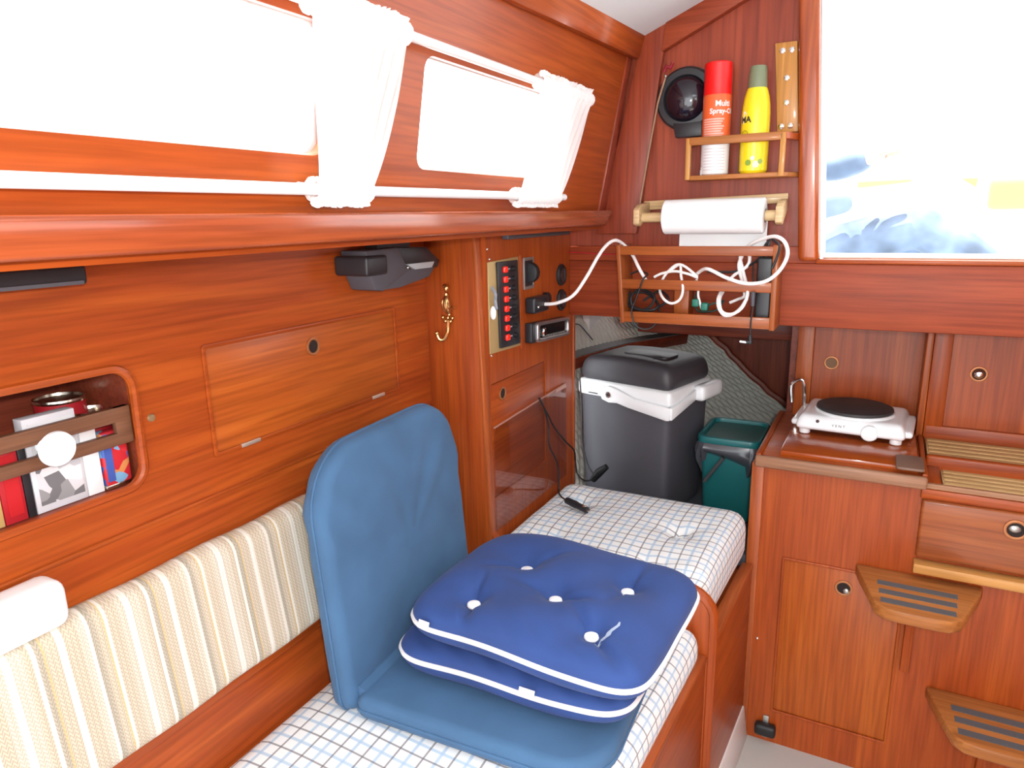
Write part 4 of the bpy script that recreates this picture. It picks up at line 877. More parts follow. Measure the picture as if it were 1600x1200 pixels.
m = MB(); m.prism(rp(1.571, 1.160, 1.790, 1.212, 0.004), 'YZ', XP, XP + 0.020); m.build('body', black_plastic, rd, bevel=0.002)
m = MB(); m.plate(rp(1.588, 1.161, 1.792, 1.213, 0.010), [rp(1.600, 1.170, 1.783, 1.204, 0.008)], 'YZ', XP + 0.020, XP + 0.030); m.build('silver_frame', mat('satin_silver', (0.55, 0.53, 0.53), 0.3, 0.9), rd, bevel=0.002)
m = MB(); m.prism(rp(1.600, 1.169, 1.784, 1.205, 0.006), 'YZ', XP + 0.018, XP + 0.024); m.build('display', mat('display_black', (0.01, 0.01, 0.012), 0.12), rd)
yk, zk = tilt(1.622, 1.185); m = MB(); m.lathe([(0.012, 0.0), (0.012, 0.008), (0.009, 0.011), (0.0001, 0.011)], (XP + 0.024, yk, zk), 'X', 24); m.build('volume_knob', chrome, rd)
for i in range(8):
    y, z = tilt(1.648 + 0.0165 * i, 1.1735); m = MB(); m.box(XP + 0.024, XP + 0.0265, y - 0.005, y + 0.005, z - 0.002, z + 0.002); m.build('preset_button', dull, rd)
for lab, z in (('upper round black knob on the instrument wall', 1.316), ('lower round black knob on the instrument wall', 1.246)):
    o = thing('rotary_switch', lab, 'knob', (XP, 1.798, z), 'round black knobs')
    m = MB(); m.lathe([(0.030, 0), (0.030, 0.004), (0.026, 0.008), (0.020, 0.009)], (XP, 1.798, z), 'X', 36); m.build('rim', rubber, o)
    m = MB(); m.lathe([(0.020, 0.004), (0.019, 0.010), (0.008, 0.012), (0.0001, 0.012)], (XP, 1.798, z), 'X', 30); m.build('cap', mat('brown_black_cap', (0.045, 0.025, 0.022), 0.3), o)
    m = MB(); m.box(XP + 0.010, XP + 0.015, 1.796, 1.800, z - 0.017, z + 0.017); m.build('grip_bar', rubber, o, bevel=0.001)
ml = thing('map_light', 'thin grey strip light under the fiddle rail above the instruments', 'lamp', (-0.79, 1.64, 1.43))
m = MB(); m.rbox(-0.799, -0.78, 1.455, 1.825, 1.426, 1.440, 0.004, (2, 6, 1)); m.build('housing', grey_plastic, ml); m = MB(); m.box(-0.796, -0.785, 1.47, 1.81, 1.439, 1.4455); m.build('mount', black_plastic, ml)
# clear acrylic cover leaning on the wall
m = MB(); m.prism([(1.389, 0.715), (1.826, 0.715), (1.818, 1.000), (1.389, 0.985)], 'YZ', XP + 0.004, XP + 0.007)
ac = tag(m.build('acrylic_sheet', acrylic, base=(XP + 0.005, 1.6, 0.715)), 'clear acrylic sheet leaning on the instrument wall above the mattress', 'sheet')
m = MB(); m.prism([(1.389, 0.983), (1.819, 0.998), (1.818, 1.0005), (1.389, 0.9855)], 'YZ', XP + 0.0035, XP + 0.0075); m.build('polished_edge', mat('frosted_edge', (0.50, 0.25, 0.20), 0.4), ac)
m = MB(); m.prism([(1.74, 0.988), (1.819, 0.988), (1.818, 0.998), (1.75, 0.9955)], 'YZ', XP + 0.0072, XP + 0.0076); m.build('corner_tab', bpy.data.materials['frosted_edge'], ac)
# ------------------------------------------------------------------ on the after bulkhead
def bolt(p, parent, ax='Y', r=0.007):
    m = MB(); m.lathe([(r, 0), (r * 0.9, -0.003), (r * 0.5, -0.0045), (0.0001, -0.005)], p, ax, 14); m.build('bolt_cap', chrome, parent)
st = thing('bolted_strip', 'upright light oak strip with six bolt caps beside the companionway', 'strip', (-0.245, YB, 1.66))
m = MB(); m.hexa([(-0.2585, 1.857, 1.66), (-0.2105, 1.857, 1.66), (-0.2105, YB, 1.66), (-0.2585, YB, 1.66)], [(-0.276, 1.857, 1.860), (-0.2265, 1.857, 1.860), (-0.2265, YB, 1.860), (-0.276, YB, 1.860)]); m.build('board', teak_z, st, bevel=0.002)
for px, py in ((1223, 79.5), (1237.6, 78), (1229.5, 122), (1228.8, 160.7), (1220.8, 197.8), (1235, 196.6)): bolt(P(px, py, 'Y', 1.857), st)
# bulkhead compass
cp = thing('bulkhead_compass', 'round black bulkhead compass behind the red spray can', 'compass', (-0.480, YB, 1.68))
CX, CZ = -0.481, 1.757
m = MB(); m.lathe([(0.076, 0.0), (0.076, -0.010), (0.070, -0.018), (0.056, -0.020), (0.053, -0.012)], (CX, YB, CZ), 'Y', 48); m.build('flange', mat('compass_rim', (0.03, 0.032, 0.036), 0.4), cp)
m = MB(); m.lathe([(0.055, -0.010), (0.050, -0.024), (0.038, -0.036), (0.020, -0.043), (0.0001, -0.045)], (CX, YB, CZ), 'Y', 40); m.build('dome', mat('compass_dome', (0.012, 0.008, 0.016), 0.08, 0, 0.6), cp)
m = MB(); m.prism([(CX - 0.022, 1.664), (CX + 0.045, 1.664), (CX + 0.045, 1.70), (CX - 0.03, 1.70)], 'XZ', 1.850, YB); m.build('foot_plate', black_plastic, cp, bevel=0.003)
for px, py in ((1047, 127), (1050, 190)): bolt(P(px, py, 'Y', 1.858), cp, 'Y', 0.0042)
m = MB(); m.tube([P(1040, 120, 'Y', 1.848), P(1028, 160, 'Y', 1.848), P(1014, 235, 'Y', 1.848), P(1001, 310, 'Y', 1.848), P(996, 352, 'Y', 1.848)], 0.0028, 8)
tw = tag(m.build('thin_wire', mat('brown_wire', (0.30, 0.16, 0.09), 0.5), base=(-0.56, 1.848, 1.45)), 'thin brown wire running down the corner post', 'wire')
m = MB(); m.ball(P(1040, 119, 'Y', 1.846), 0.004, n=6); m.build('connector', dull, tw)
m = MB(); q = P(1044, 106, 'Y', 1.846); m.tube([q + Vector((-0.010, 0, -0.008)), q + Vector((-0.003, -0.004, 0.004)), q + Vector((0.006, -0.002, -0.002)), q + Vector((0.011, 0, 0.010))], 0.0045, 8)
tag(m.build('red_clip', mat('dark_red_plastic', (0.28, 0.012, 0.03), 0.4), base=tuple(q)), 'small dark red clip above the compass', 'clip')
# can shelf
cs = thing('can_shelf', 'small mahogany rail shelf holding two spray cans', 'shelf', (-0.34, YB, 1.556))
m = MB(); m.prism([(-0.470, YB), (-0.470, 1.85), (-0.452, 1.792), (-0.236, 1.792), (-0.222, 1.81), (-0.195, YB)], 'XY', 1.556, 1.567); m.build('base_board', teak_x, cs, bevel=0.003)
m = MB(); m.box(-0.452, -0.234, 1.783, 1.796, 1.637, 1.656); m.build('front_rail', teak_x, cs, bevel=0.003)
for x0, x1, y1 in ((-0.458, -0.446, 0), (-0.240, -0.228, 0)):
    m = MB(); m.box(x0, x1, 1.783, 1.796, 1.5565, 1.6545); m.build('post', teak_z, cs, bevel=0.002)
m = MB(); m.hexa([(-0.470, YB, 1.640), (-0.458, YB, 1.640), (-0.444, 1.785, 1.640), (-0.457, 1.785, 1.640)], [(-0.470, YB, 1.655), (-0.458, YB, 1.655), (-0.444, 1.785, 1.655), (-0.457, 1.785, 1.655)]); m.build('side_rail', wood_y, cs, bevel=0.002)
m = MB(); m.hexa([(-0.240, 1.785, 1.640), (-0.227, 1.785, 1.640), (-0.196, YB, 1.640), (-0.209, YB, 1.640)], [(-0.240, 1.785, 1.655), (-0.227, 1.785, 1.655), (-0.196, YB, 1.655), (-0.209, YB, 1.655)]); m.build('side_rail', wood_y, cs, bevel=0.002)
ZS = 1.5672
pa = P(1119, 200, 'Y', 1.828); XC = pa.x; YC = 1.828
rc = thing('spray_can', 'orange-red spray can with bright red cap on the small shelf', 'spray can', (XC, YC, ZS), 'spray cans on the small shelf')
R_ = 0.0335
m = MB(); m.lathe([(R_ - 0.004, 0.0), (R_, 0.003), (R_, 0.072)], (XC, YC, ZS), 'Z', 40); m.build('white_base', mat('label_white', (0.80, 0.78, 0.79), 0.35, 0, 0.2), rc)
m = MB(); m.lathe([(R_, 0.072), (R_, 0.182), (R_ - 0.001, 0.185)], (XC, YC, ZS), 'Z', 40); m.build('orange_label', mat('label_orange', (0.80, 0.13, 0.035), 0.35, 0, 0.2), rc)
m = MB(); m.lathe([(R_ + 0.0002, 0.185), (R_ - 0.0005, 0.192), (R_ - 0.001, 0.256), (R_ - 0.004, 0.259), (0.0001, 0.259)], (XC, YC, ZS), 'Z', 40); m.build('cap', mat('cap_red', (0.80, 0.010, 0.010), 0.3, 0, 0.3), rc)
facing = math.atan2(-YC, -XC)    # the side turned to the cabin
def wrap(x, y, r, cx, cy, a0, z0): a = facing + a0 + x / r; return Vector((cx + (r + 0.0004) * math.cos(a), cy + (r + 0.0004) * math.sin(a), z0 + y))
lett = mat('label_letter_white', (0.86, 0.84, 0.84), 0.5)
text_mesh('Multi', 0.0185, lambda x, y: wrap(x, y, R_, XC, YC, 0.42, ZS + 0.163), 'lettering', lett, rc, 0.0004)
text_mesh('Spray-Oil', 0.0165, lambda x, y: wrap(x, y, R_, XC, YC, 0.42, ZS + 0.146), 'lettering', lett, rc, 0.0004)
pink = mat('small_print_pink', (0.83, 0.40, 0.32), 0.5)
def patch(a0, a1, z0, z1, r, cx, cy, name, mt_, par):
    m_ = MB(); m_.grid(lambda u, v: (cx + (r + 0.0005) * math.cos(facing + a0 + (a1 - a0) * u), cy + (r + 0.0005) * math.sin(facing + a0 + (a1 - a0) * u), z0 + (z1 - z0) * v), 16, 1); return m_.build(name, mt_, par)
for i in range(9): patch(-1.0, 0.55 - 0.1 * (i % 3), ZS + 0.1265 - 0.0055 * i, ZS + 0.1302 - 0.0055 * i, R_, XC, YC, 'small_print', pink, rc)
for i in range(8): patch(-0.9, 0.7, ZS + 0.060 - 0.007 * i, ZS + 0.0615 - 0.007 * i, R_, XC, YC, 'small_print', mat('print_grey', (0.55, 0.5, 0.52), 0.5) if i == 0 else bpy.data.materials['print_grey'], rc)
pb = P(1180, 200, 'Y', 1.828); XD = pb.x
yb = thing('insect_spray', 'yellow spray bottle with olive green cap on the small shelf', 'spray can', (XD, YC, ZS), 'spray cans on the small shelf')
m = MB(); m.lathe([(0.028, 0.0), (0.0325, 0.006), (0.0328, 0.10), (0.0325, 0.135), (0.031, 0.155), (0.028, 0.175), (0.0235, 0.190), (0.022, 0.193)], (XD, YC, ZS), 'Z', 40); m.build('body', mat('bottle_yellow', (0.86, 0.68, 0.012), 0.3, 0, 0.3), yb)
m = MB(); m.lathe([(0.0222, 0.1905), (0.0205, 0.225), (0.0190, 0.238), (0.017, 0.2415), (0.0001, 0.2415)], (XD, YC, ZS), 'Z', 36); m.build('cap', mat('cap_olive', (0.185, 0.215, 0.125), 0.4, 0, 0.1), yb)
pale = mat('label_cream', (0.84, 0.78, 0.62), 0.5); m = MB()
m.add([wrap(*q, 0.0328, XD, YC, 0, ZS) for q in ((-0.034, 0.112), (-0.014, 0.112), (-0.018, 0.122), (-0.026, 0.139), (-0.034, 0.141))], [(0, 1, 2, 3, 4)]); m.build('label_panel', pale, yb)
text_mesh('MA', 0.019, lambda x, y: wrap(x, y, 0.0333, XD, YC, -0.78, ZS + 0.121), 'lettering', black_plastic, yb, 0.0006)
m = MB(); m.tube([wrap(-0.027 + 0.009 * math.cos(t), 0.088 + 0.009 * math.sin(t), 0.0330, XD, YC, 0, ZS) for t in (2 * math.pi * i / 20 for i in range(20))], 0.0006, 5, closed=True); m.build('round_mark', mat('print_olive', (0.16, 0.15, 0.03), 0.5), yb)
for i, (x, y, r, c) in enumerate(((-0.014, 0.024, 0.007, (0.22, 0.34, 0.04)), (0.004, 0.020, 0.008, (0.80, 0.78, 0.50)), (0.014, 0.026, 0.006, (0.30, 0.42, 0.10)), (-0.004, 0.034, 0.005, (0.70, 0.74, 0.60)))):
    m = MB(); m.add([wrap(x + r * math.cos(2 * math.pi * k / 12), y + r * math.sin(2 * math.pi * k / 12), 0.0330 + 0.0003 * i, XD, YC, 0, ZS) for k in range(12)], [list(range(12))]); m.build('flower_print', mat('flower_%d' % i, c, 0.5), yb)
m = MB(); m.lathe([(0.004, 0), (0.004, 0.012), (0.0025, 0.014), (0.0025, 0.02)], (P(1096, 262, 'Y', 1.81).x, 1.81, ZS), 'Z', 12); tag(m.build('small_phial', mat('clear_grey_plastic', (0.45, 0.40, 0.40), 0.2), base=(P(1096, 262, 'Y', 1.81).x, 1.81, ZS)), 'tiny clear phial left of the red can on the small shelf', 'phial')
# paper towel holder and roll
th = thing('towel_holder', 'pale pine paper towel holder on the bulkhead', 'towel holder', (-0.40, YB, 1.45))
m = MB(); m.prism([(-0.583, 1.487), (-0.223, 1.497), (-0.223, 1.520), (-0.583, 1.510)], 'XZ', 1.857, YB); m.build('back_board', pine_x, th, bevel=0.002)
for x0, x1 in ((-0.583, -0.567), (-0.238, -0.222)):
    m = MB(); m.prism([(YB, 1.508), (1.79, 1.500), (1.768, 1.488), (1.768, 1.452), (1.785, 1.446), (1.857, 1.478), (YB, 1.478)], 'YZ', x0, x1); m.build('arm', pine_x, th, bevel=0.002)
m = MB(); m.tube([(-0.575, 1.80, 1.468), (-0.23, 1.80, 1.468)], 0.0125, 16); m.build('dowel', pine_x, th)
pr = thing('paper_roll', 'white paper towel roll with a hanging sheet on the pine holder', 'paper towel', (-0.386, 1.80, 1.425))
m = MB(); m.lathe([(0.016, -0.509), (0.040, -0.5085), (0.0425, -0.506), (0.0425, -0.268), (0.040, -0.2655), (0.016, -0.265)], (0, 1.80, 1.468), 'X', 48); m.build('roll', paper, pr)
m = MB(); m.lathe([(0.0165, -0.2642), (0.014, -0.2642), (0.014, -0.51), (0.0165, -0.51)], (0, 1.80, 1.468), 'X', 24); m.build('core', mat('card_core', (0.5, 0.42, 0.34), 0.8), pr)
m = MB(); m.grid(lambda u, v: (-0.480 + 0.216 * u, 1.8430 - 0.004 * math.sin(v * 2) + 0.001 * math.sin(9 * u), 1.468 - 0.088 * v), 12, 8); m.grid(lambda u, v: (-0.480 + 0.216 * u, 1.8436 - 0.004 * math.sin(v * 2) + 0.001 * math.sin(9 * u), 1.468 - 0.088 * v), 12, 8); m.build('hanging_sheet', paper, pr, merge=1e-7)
# cable rack
rk = thing('cable_rack', 'open mahogany rack full of cables under the paper towel', 'rack', (-0.42, 1.856, 1.20))
for x0a, x1a, x0b, x1b in ((-0.611, -0.600, -0.627, -0.616), (-0.235, -0.222, -0.237, -0.224)):
    m = MB(); m.hexa([(x0a, 1.763, 1.196), (x1a, 1.763, 1.196), (x1a, 1.856, 1.196), (x0a, 1.856, 1.196)], [(x0b, 1.763, 1.400), (x1b, 1.763, 1.400), (x1b, 1.856, 1.400), (x0b, 1.856, 1.400)]); m.build('side_board', rack_shade_z, rk, bevel=0.002)
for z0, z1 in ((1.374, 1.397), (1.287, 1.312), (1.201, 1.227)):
    m = MB(); m.box(-0.612 - (z0 - 1.2) * 0.08, -0.230, 1.764, 1.776, z0, z1); m.build('front_slat', rack_shade_x, rk, bevel=0.002)
m = MB(); m.box(-0.603, -0.233, 1.766, 1.855, 1.199, 1.207); m.build('base_board', rack_shade_x, rk)
m = MB(); m.box(-0.478, -0.440, 1.800, 1.855, 1.207, 1.300); m.build('divider', rack_shade_z, rk, bevel=0.001)
ad = thing('power_adapter', 'tall black power adapter at the right end of the cable rack', 'adapter', (-0.255, 1.82, 1.207)); m = MB(); m.rbox(-0.274, -0.2375, 1.785, 1.852, 1.2075, 1.370, 0.005, (2, 3, 6)); m.build('body', black_plastic, ad); m = MB(); m.tube(spline([(-0.262, 1.80, 1.366), (-0.262, 1.79, 1.385), (-0.258, 1.79, 1.40), (-0.25, 1.80, 1.41)], 5), 0.003, 8); m.build('lead', rubber, ad)
def cable(name, label, pts, r, mt_, cat='cable', n=7):
    pts = [P(a, b, 'Y', c) for a, b, c in pts]; c0 = min(pts, key=lambda p: p.z)
    m_ = MB(); m_.tube(spline(pts, n), r, 8); return tag(m_.build(name, mt_, base=tuple(c0)), label, cat, 'cables around the rack')
wl = cable('charging_lead', 'white lead looping from the charging socket up into the cable rack', [(848, 475.5, 1.63), (870, 473.5, 1.63), (895, 462, 1.64), (915, 435, 1.665), (935, 400, 1.70), (949, 382, 1.735), (962, 375.5, 1.765), (974, 382, 1.795), (988, 398, 1.80), (997, 416, 1.79), (1007, 434, 1.79), (1018, 450, 1.80)], 0.0044, cable_white)
m = MB(); m.tube([P(838, 476, 'Y', 1.612), P(848, 475.5, 'Y', 1.63)], 0.0075, 10); m.build('plug', white_plastic, wl)
cable('white_cable_loop', 'big white cable loop hanging out at the right end of the rack', [(1085, 432, 1.80), (1097, 422, 1.775), (1108, 421, 1.75), (1135, 434, 1.745), (1165, 443, 1.742), (1195, 440, 1.742), (1217, 424, 1.742), (1230, 400, 1.742), (1227, 380, 1.745), (1214, 370, 1.752), (1196, 372, 1.775), (1170, 384, 1.80), (1157, 405, 1.80), (1155, 420, 1.80), (1160, 440, 1.80)], 0.0045, cable_white)
cable('white_cable_coil', 'white cable coil over the middle slat in the left part of the rack', [(1022, 433, 1.79), (1035, 427, 1.79), (1055, 424, 1.785), (1075, 428, 1.78), (1090, 433, 1.78), (1062, 413, 1.785), (1040, 429, 1.79), (1031, 450, 1.785), (1036, 466, 1.762), (1049, 474, 1.758), (1062, 468, 1.758), (1067, 452, 1.760), (1064, 430, 1.782), (1062, 414, 1.79), (1045, 424, 1.79)], 0.0035, cable_white)
cable('white_cable_bundle', 'thick white cable bundle hanging low in the right part of the rack', [(1128, 452, 1.80), (1122, 468, 1.765), (1124, 483, 1.758), (1133, 493, 1.755), (1147, 490, 1.755), (1160, 478, 1.757), (1168, 460, 1.762), (1165, 440, 1.79), (1160, 420, 1.80), (1157, 400, 1.80), (1170, 398, 1.805), (1168, 415, 1.80), (1145, 432, 1.80), (1130, 455, 1.795), (1124, 470, 1.762), (1128, 487, 1.757), (1143, 491, 1.750), (1158, 482, 1.750), (1167, 466, 1.757)], 0.0042, cable_white)
cable('short_white_cable', 'short white cable in front of the green connectors', [(1088, 436, 1.79), (1091, 450, 1.785), (1091, 462, 1.785), (1094, 474, 1.785), (1096, 482, 1.785)], 0.0030, cable_white)
cable('white_stub_cable', 'white cable stub inside the right part of the rack', [(1140, 473, 1.81), (1152, 468, 1.81), (1163, 462, 1.80), (1160, 444, 1.81)], 0.0038, cable_white)
cable('black_cable', 'black cable crossing the upper gap of the rack', [(1105, 424, 1.80), (1130, 425, 1.80), (1150, 424, 1.80), (1170, 415, 1.80), (1185, 405, 1.79), (1200, 385, 1.77), (1203, 372, 1.775), (1208, 374, 1.77), (1218, 385, 1.765), (1213, 405, 1.755), (1206, 420, 1.752)], 0.0030, rubber)
cable('black_cable_tangle', 'tangle of black cable at the left end of the rack', [(985, 455, 1.82), (982, 475, 1.80), (995, 484, 1.79), (1015, 480, 1.79), (1022, 462, 1.80), (1000, 452, 1.81), (986, 465, 1.79), (992, 482, 1.785), (1020, 484, 1.785), (1028, 474, 1.80), (1010, 458, 1.82), (988, 460, 1.82), (990, 478, 1.80), (1012, 486, 1.80), (1025, 482, 1.80), (1044, 468, 1.80), (1030, 455, 1.82), (1005, 470, 1.81)], 0.0034, rubber)
cable('hanging_black_cable', 'thin black cable looping down below the left end of the rack', [(985, 428, 1.80), (998, 424, 1.80), (1012, 428, 1.79), (1005, 436, 1.757), (1000, 450, 1.756), (993, 468, 1.756), (987, 485, 1.756), (990, 502, 1.757), (1000, 513, 1.760), (1015, 513, 1.77), (1026, 503, 1.78), (1030, 490, 1.79), (1028, 475, 1.80)], 0.0022, rubber)
gp = thing('green_connector', 'pair of green connectors lying in the middle of the rack', 'connector', tuple(P(1095, 488, 'Y', 1.80)))
for px, py in ((1087, 473), (1101, 479)):
    m = MB(); q = P(px, py, 'Y', 1.785); m.rbox(q.x - 0.009, q.x + 0.009, q.y - 0.008, q.y + 0.012, q.z - 0.010, q.z + 0.010, 0.004, (2, 2, 2)); m.build('plug_body', mat('green_plastic', (0.012, 0.16, 0.11), 0.4), gp)
cable('green_lead', 'dark green lead running right from the green connectors', [(1090, 468, 1.80), (1100, 478, 1.79), (1115, 474, 1.79), (1130, 470, 1.80), (1120, 484, 1.80), (1104, 487, 1.80), (1090, 485, 1.80), (1085, 470, 1.80), (1090, 455, 1.81)], 0.0024, mat('dark_green_cable', (0.012, 0.045, 0.035), 0.4))
bpg = cable('barrel_plug_lead', 'black lead with angled barrel plug hanging below the rack', [(1178, 412, 1.79), (1177, 440, 1.79), (1177, 462, 1.76), (1176, 480, 1.757), (1173, 505, 1.757), (1172, 528, 1.758)], 0.0020, rubber)
m = MB(); m.tube([P(1177, 456, 'Y', 1.757), P(1176, 478, 'Y', 1.757)], [0.0058, 0.0042], 10); m.build('strain_relief', grey_plastic, bpg)
m = MB(); m.tube([P(1172, 524, 'Y', 1.758), P(1172, 537, 'Y', 1.758)], 0.0055, 10); m.tube([P(1174, 534, 'Y', 1.758), P(1166, 535, 'Y', 1.757)], 0.0055, 10); m.build('plug_body', rubber, bpg)
m = MB(); m.tube([P(1166, 535, 'Y', 1.757), P(1156, 533.5, 'Y', 1.756)], 0.0034, 10); m.build('plug_tip', chrome, bpg)
cable('red_wire', 'thin red wire along the rail left of the cable rack', [(884, 394, 1.853), (910, 395, 1.853), (945, 397, 1.853), (966, 397, 1.853)], 0.0013, mat('red_wire', (0.5, 0.01, 0.03), 0.4))
# ------------------------------------------------------------------ car plug lead on the mattress
pl = [Vector((XP + 0.012, P(842, 622, 'X', -0.79).y, P(842, 622, 'X', -0.79).z)), P(850, 638, 'X', -0.788), P(857, 665, 'X', -0.787), P(858, 695, 'X', -0.785), P(870, 722, 'X', -0.78), P(873, 750, 'X', -0.775), P(873, 768, 'X', -0.77)]
e0 = P(884, 781, 'Z', 0.722); e1 = P(921, 799, 'Z', 0.722)
kl = thing('car_plug', 'black car power plug lying on the checked mattress', 'plug', (e0.x, e0.y, 0.713))
m = MB(); m.tube(spline(pl + [P(877, 776, 'Z', 0.722), e0], 6), 0.0024, 8); m.build('lead', rubber, kl)
d = (e1 - e0); m = MB(); m.tube([e0, e0 + d * 0.05, e0 + d * 0.45, e0 + d * 0.5, e0 + d * 0.9, e0 + d * 0.93], [0.005, 0.0095, 0.0105, 0.009, 0.009, 0.007], 14); m.build('grip', black_plastic, kl)
m = MB(); m.tube([e0 + d * 0.92, e0 + d * 1.0], [0.004, 0.003], 10); m.ball(e0 + d * 0.80 + Vector((0.0, 0, 0.0075)), 0.006, (1.3, 0.8, 0.5), 8); m.build('contact', chrome, kl)
cl = [P(842, 622, 'X', -0.788), P(856, 648, 'X', -0.788), P(866, 668, 'X', -0.787), P(884, 690, 'X', -0.785), P(897, 704, 'X', -0.783), P(899, 722, 'Y', 1.905), P(902, 740, 'Y', 1.91), P(912, 750, 'Y', 1.915), P(922, 750, 'Y', 1.93), P(932, 738, 'Y', 1.94)]
m = MB(); m.tube(spline(cl, 6), 0.0024, 8)
# ------------------------------------------------------------------ coolbox
KM = Matrix.Translation((-0.520, 1.945, 0.565)) @ Matrix.Rotation(math.radians(-14), 4, 'Z')
cb = thing('coolbox', 'charcoal electric coolbox with white handle in the quarter berth', 'coolbox', (-0.64, 2.1, 0.5655))
w_, dp = 0.325, 0.255
def kf(p):
    t = (p.z - 0.0) / 0.36; s = 0.93 + 0.07 * t
    return (-w_ / 2 + (p.x + w_ / 2) * s, dp / 2 + (p.y - dp / 2) * s, p.z)
m = MB(KM); m.rbox(-w_, 0, 0, dp, 0.0, 0.365, 0.022, (6, 6, 6), kf); m.build('body', grey_plastic, cb)
m = MB(KM); m.rbox(-w_ - 0.006, 0.006, -0.006, dp + 0.006, 0.352, 0.405, 0.015, (6, 6, 3)); m.build('white_band', white_plastic, cb)
def lf(p):
    t = max(0, (p.z - 0.40) / 0.085); s = 1 - 0.10 * t * t; x = -w_ / 2 + (p.x + w_ / 2) * s; y = dp / 2 + (p.y - dp / 2) * (1 - 0.08 * t * t)
    return (x, y, p.z + 0.012 * (1 - ((x + w_ / 2) / (w_ / 2)) ** 2) * t)
m = MB(KM); m.rbox(-w_ - 0.004, 0.004, -0.004, dp + 0.004, 0.400, 0.475, 0.028, (12, 10, 4), lf); m.build('lid', mat('lid_charcoal', (0.045, 0.043, 0.050), 0.5), cb)
m = MB(KM); m.prism(rr(-0.215, 0.075, -0.055, 0.16, 0.02), 'XY', 0.478, 0.4875); m.build('lid_recess', mat('lid_dark', (0.020, 0.019, 0.024), 0.45), cb, bevel=0.002)
# carrying handle folded down along the right half
m = MB(KM); m.prism([(-0.235, 0.372), (-0.225, 0.352), (-0.20, 0.345), (-0.17, 0.348), (-0.13, 0.340), (0.0, 0.322), (0.012, 0.324), (0.012, 0.362), (-0.11, 0.372), (-0.17, 0.392), (-0.20, 0.398), (-0.225, 0.390)], 'XZ', -0.020, -0.007); m.build('handle_arm', white_plastic, cb, bevel=0.003)
m = MB(KM); m.prism([(-0.014, 0.324), (dp * 0.55, 0.358), (dp * 0.55, 0.390), (0.05, 0.368), (-0.014, 0.361)], 'YZ', 0.006, 0.018); m.build('handle_side', white_plastic, cb, bevel=0.003)
m = MB(KM); m.rbox(0.004, 0.042, dp * 0.52, dp + 0.012, 0.352, 0.402, 0.014, (3, 4, 3)); m.build('handle_grip', white_plastic, cb)
m = MB(KM); m.lathe([(0.010, -0.0205), (0.010, -0.023), (0.0001, -0.023)], (-0.200, 0, 0.371), 'Y', 20); m.build('pivot', chrome, cb)
m = MB(KM); m.lathe([(0.0055, -0.0232), (0.0055, -0.0238), (0.0001, -0.0238)], (-0.200, 0, 0.371), 'Y', 14); m.build('pivot_core', rubber, cb)
m = MB(KM); m.box(-0.285, -0.250, -0.0068, -0.0055, 0.362, 0.3655); m.build('badge', black_plastic, cb)
m = MB(); m.tube(spline([P(906, 590, 'Y', 1.97), P(909, 640, 'Y', 1.96), P(910, 690, 'Y', 1.96), P(918, 725, 'Y', 1.955), P(928, 742, 'Y', 1.95)], 6), 0.0026, 8); m.tube(spline(cl[5:], 6), 0.0024, 8); m.build('mains_lead', rubber, cb)
m = MB(); m.tube([P(926, 750, 'Y', 1.945), P(936, 738, 'Y', 1.945), P(948, 729, 'Y', 1.945)], [0.010, 0.014, 0.009], 10); m.build('lead_plug', rubber, cb)
m = MB(); m.tube(spline([q for q in cl[:6]], 6), 0.0024, 8); tag(m.build('coolbox_lead', rubber, base=tuple(cl[4])), 'black lead running down the acrylic sheet towards the coolbox', 'cable', 'cables around the rack')
m = MB(); m.tube(spline([P(898, 506, 'Y', 1.94), P(906, 508, 'Y', 1.98), P(916, 519, 'Y', 2.02), P(926, 531, 'Y', 2.05)], 6), 0.0022, 8); tag(m.build('berth_wire', rubber, base=tuple(P(926, 531, 'Y', 2.05))), 'thin black wire over the stringer behind the instrument wall', 'wire')
# ------------------------------------------------------------------ waste bin with liner
wbn = thing('waste_bin', 'green plastic waste bin with grey bag beside the coolbox', 'bin', (-0.36, 2.10, 0.5655))
green = mat('bin_green', (0.008, 0.125, 0.130), 0.4, 0, 0.1)
def bf(p):
    t = (p.z - 0.566) / 0.25; s = 0.84 + 0.16 * t; return (-0.362 + (p.x + 0.362) * s, 2.11 + (p.y - 2.11) * s, p.z)
m = MB(); m.rbox(-0.440, -0.272, 2.005, 2.215, 0.566, 0.818, 0.02, (4, 4, 4), bf); m.build('body', green, wbn)
m = MB(); m.plate(rr(-0.450, 1.995, -0.268, 2.225, 0.03), [rr(-0.436, 2.011, -0.276, 2.211, 0.025)], 'XY', 0.810, 0.833); m.build('rim', green, wbn, bevel=0.005)
m = MB(); m.prism(rr(-0.437, 2.010, -0.2755, 2.212, 0.025), 'XY', 0.818, 0.821); m.build('liner_inside', mat('liner_green_dark', (0.003, 0.06, 0.05), 0.35), wbn)
bagm = mat('grey_bag_film', (0.06, 0.063, 0.075), 0.25, 0, 0.3); rim = rr(-0.448, 1.997, -0.269, 2.223, 0.03, 10); nr = len(rim)
def bag(u, v):
    t = u * nr; i = int(t) % nr; f = t - int(t); a, b = Vector(rim[i]), Vector(rim[(i + 1) % nr]); p = a.lerp(b, f); c = Vector((-0.3655, 2.11)); dd = (p - c)
    w = 0.004 * math.sin(u * 71 + 5 * v) + 0.005 * math.sin(u * 41 - 7 * v); bul = 0.004 + 0.010 * math.sin(math.pi * v) + w * v
    hgt = 0.070 + 0.024 * math.sin(u * 25) + 0.012 * math.sin(u * 57 + 1)
    p = p + dd.normalized() * (bul - 0.02 * v * v); return (min(p.x, -0.2655), p.y, 0.814 - hgt * v)
m = MB(); m.grid(bag, 160, 10); m.build('bag_skirt', bagm, wbn, ang=80)
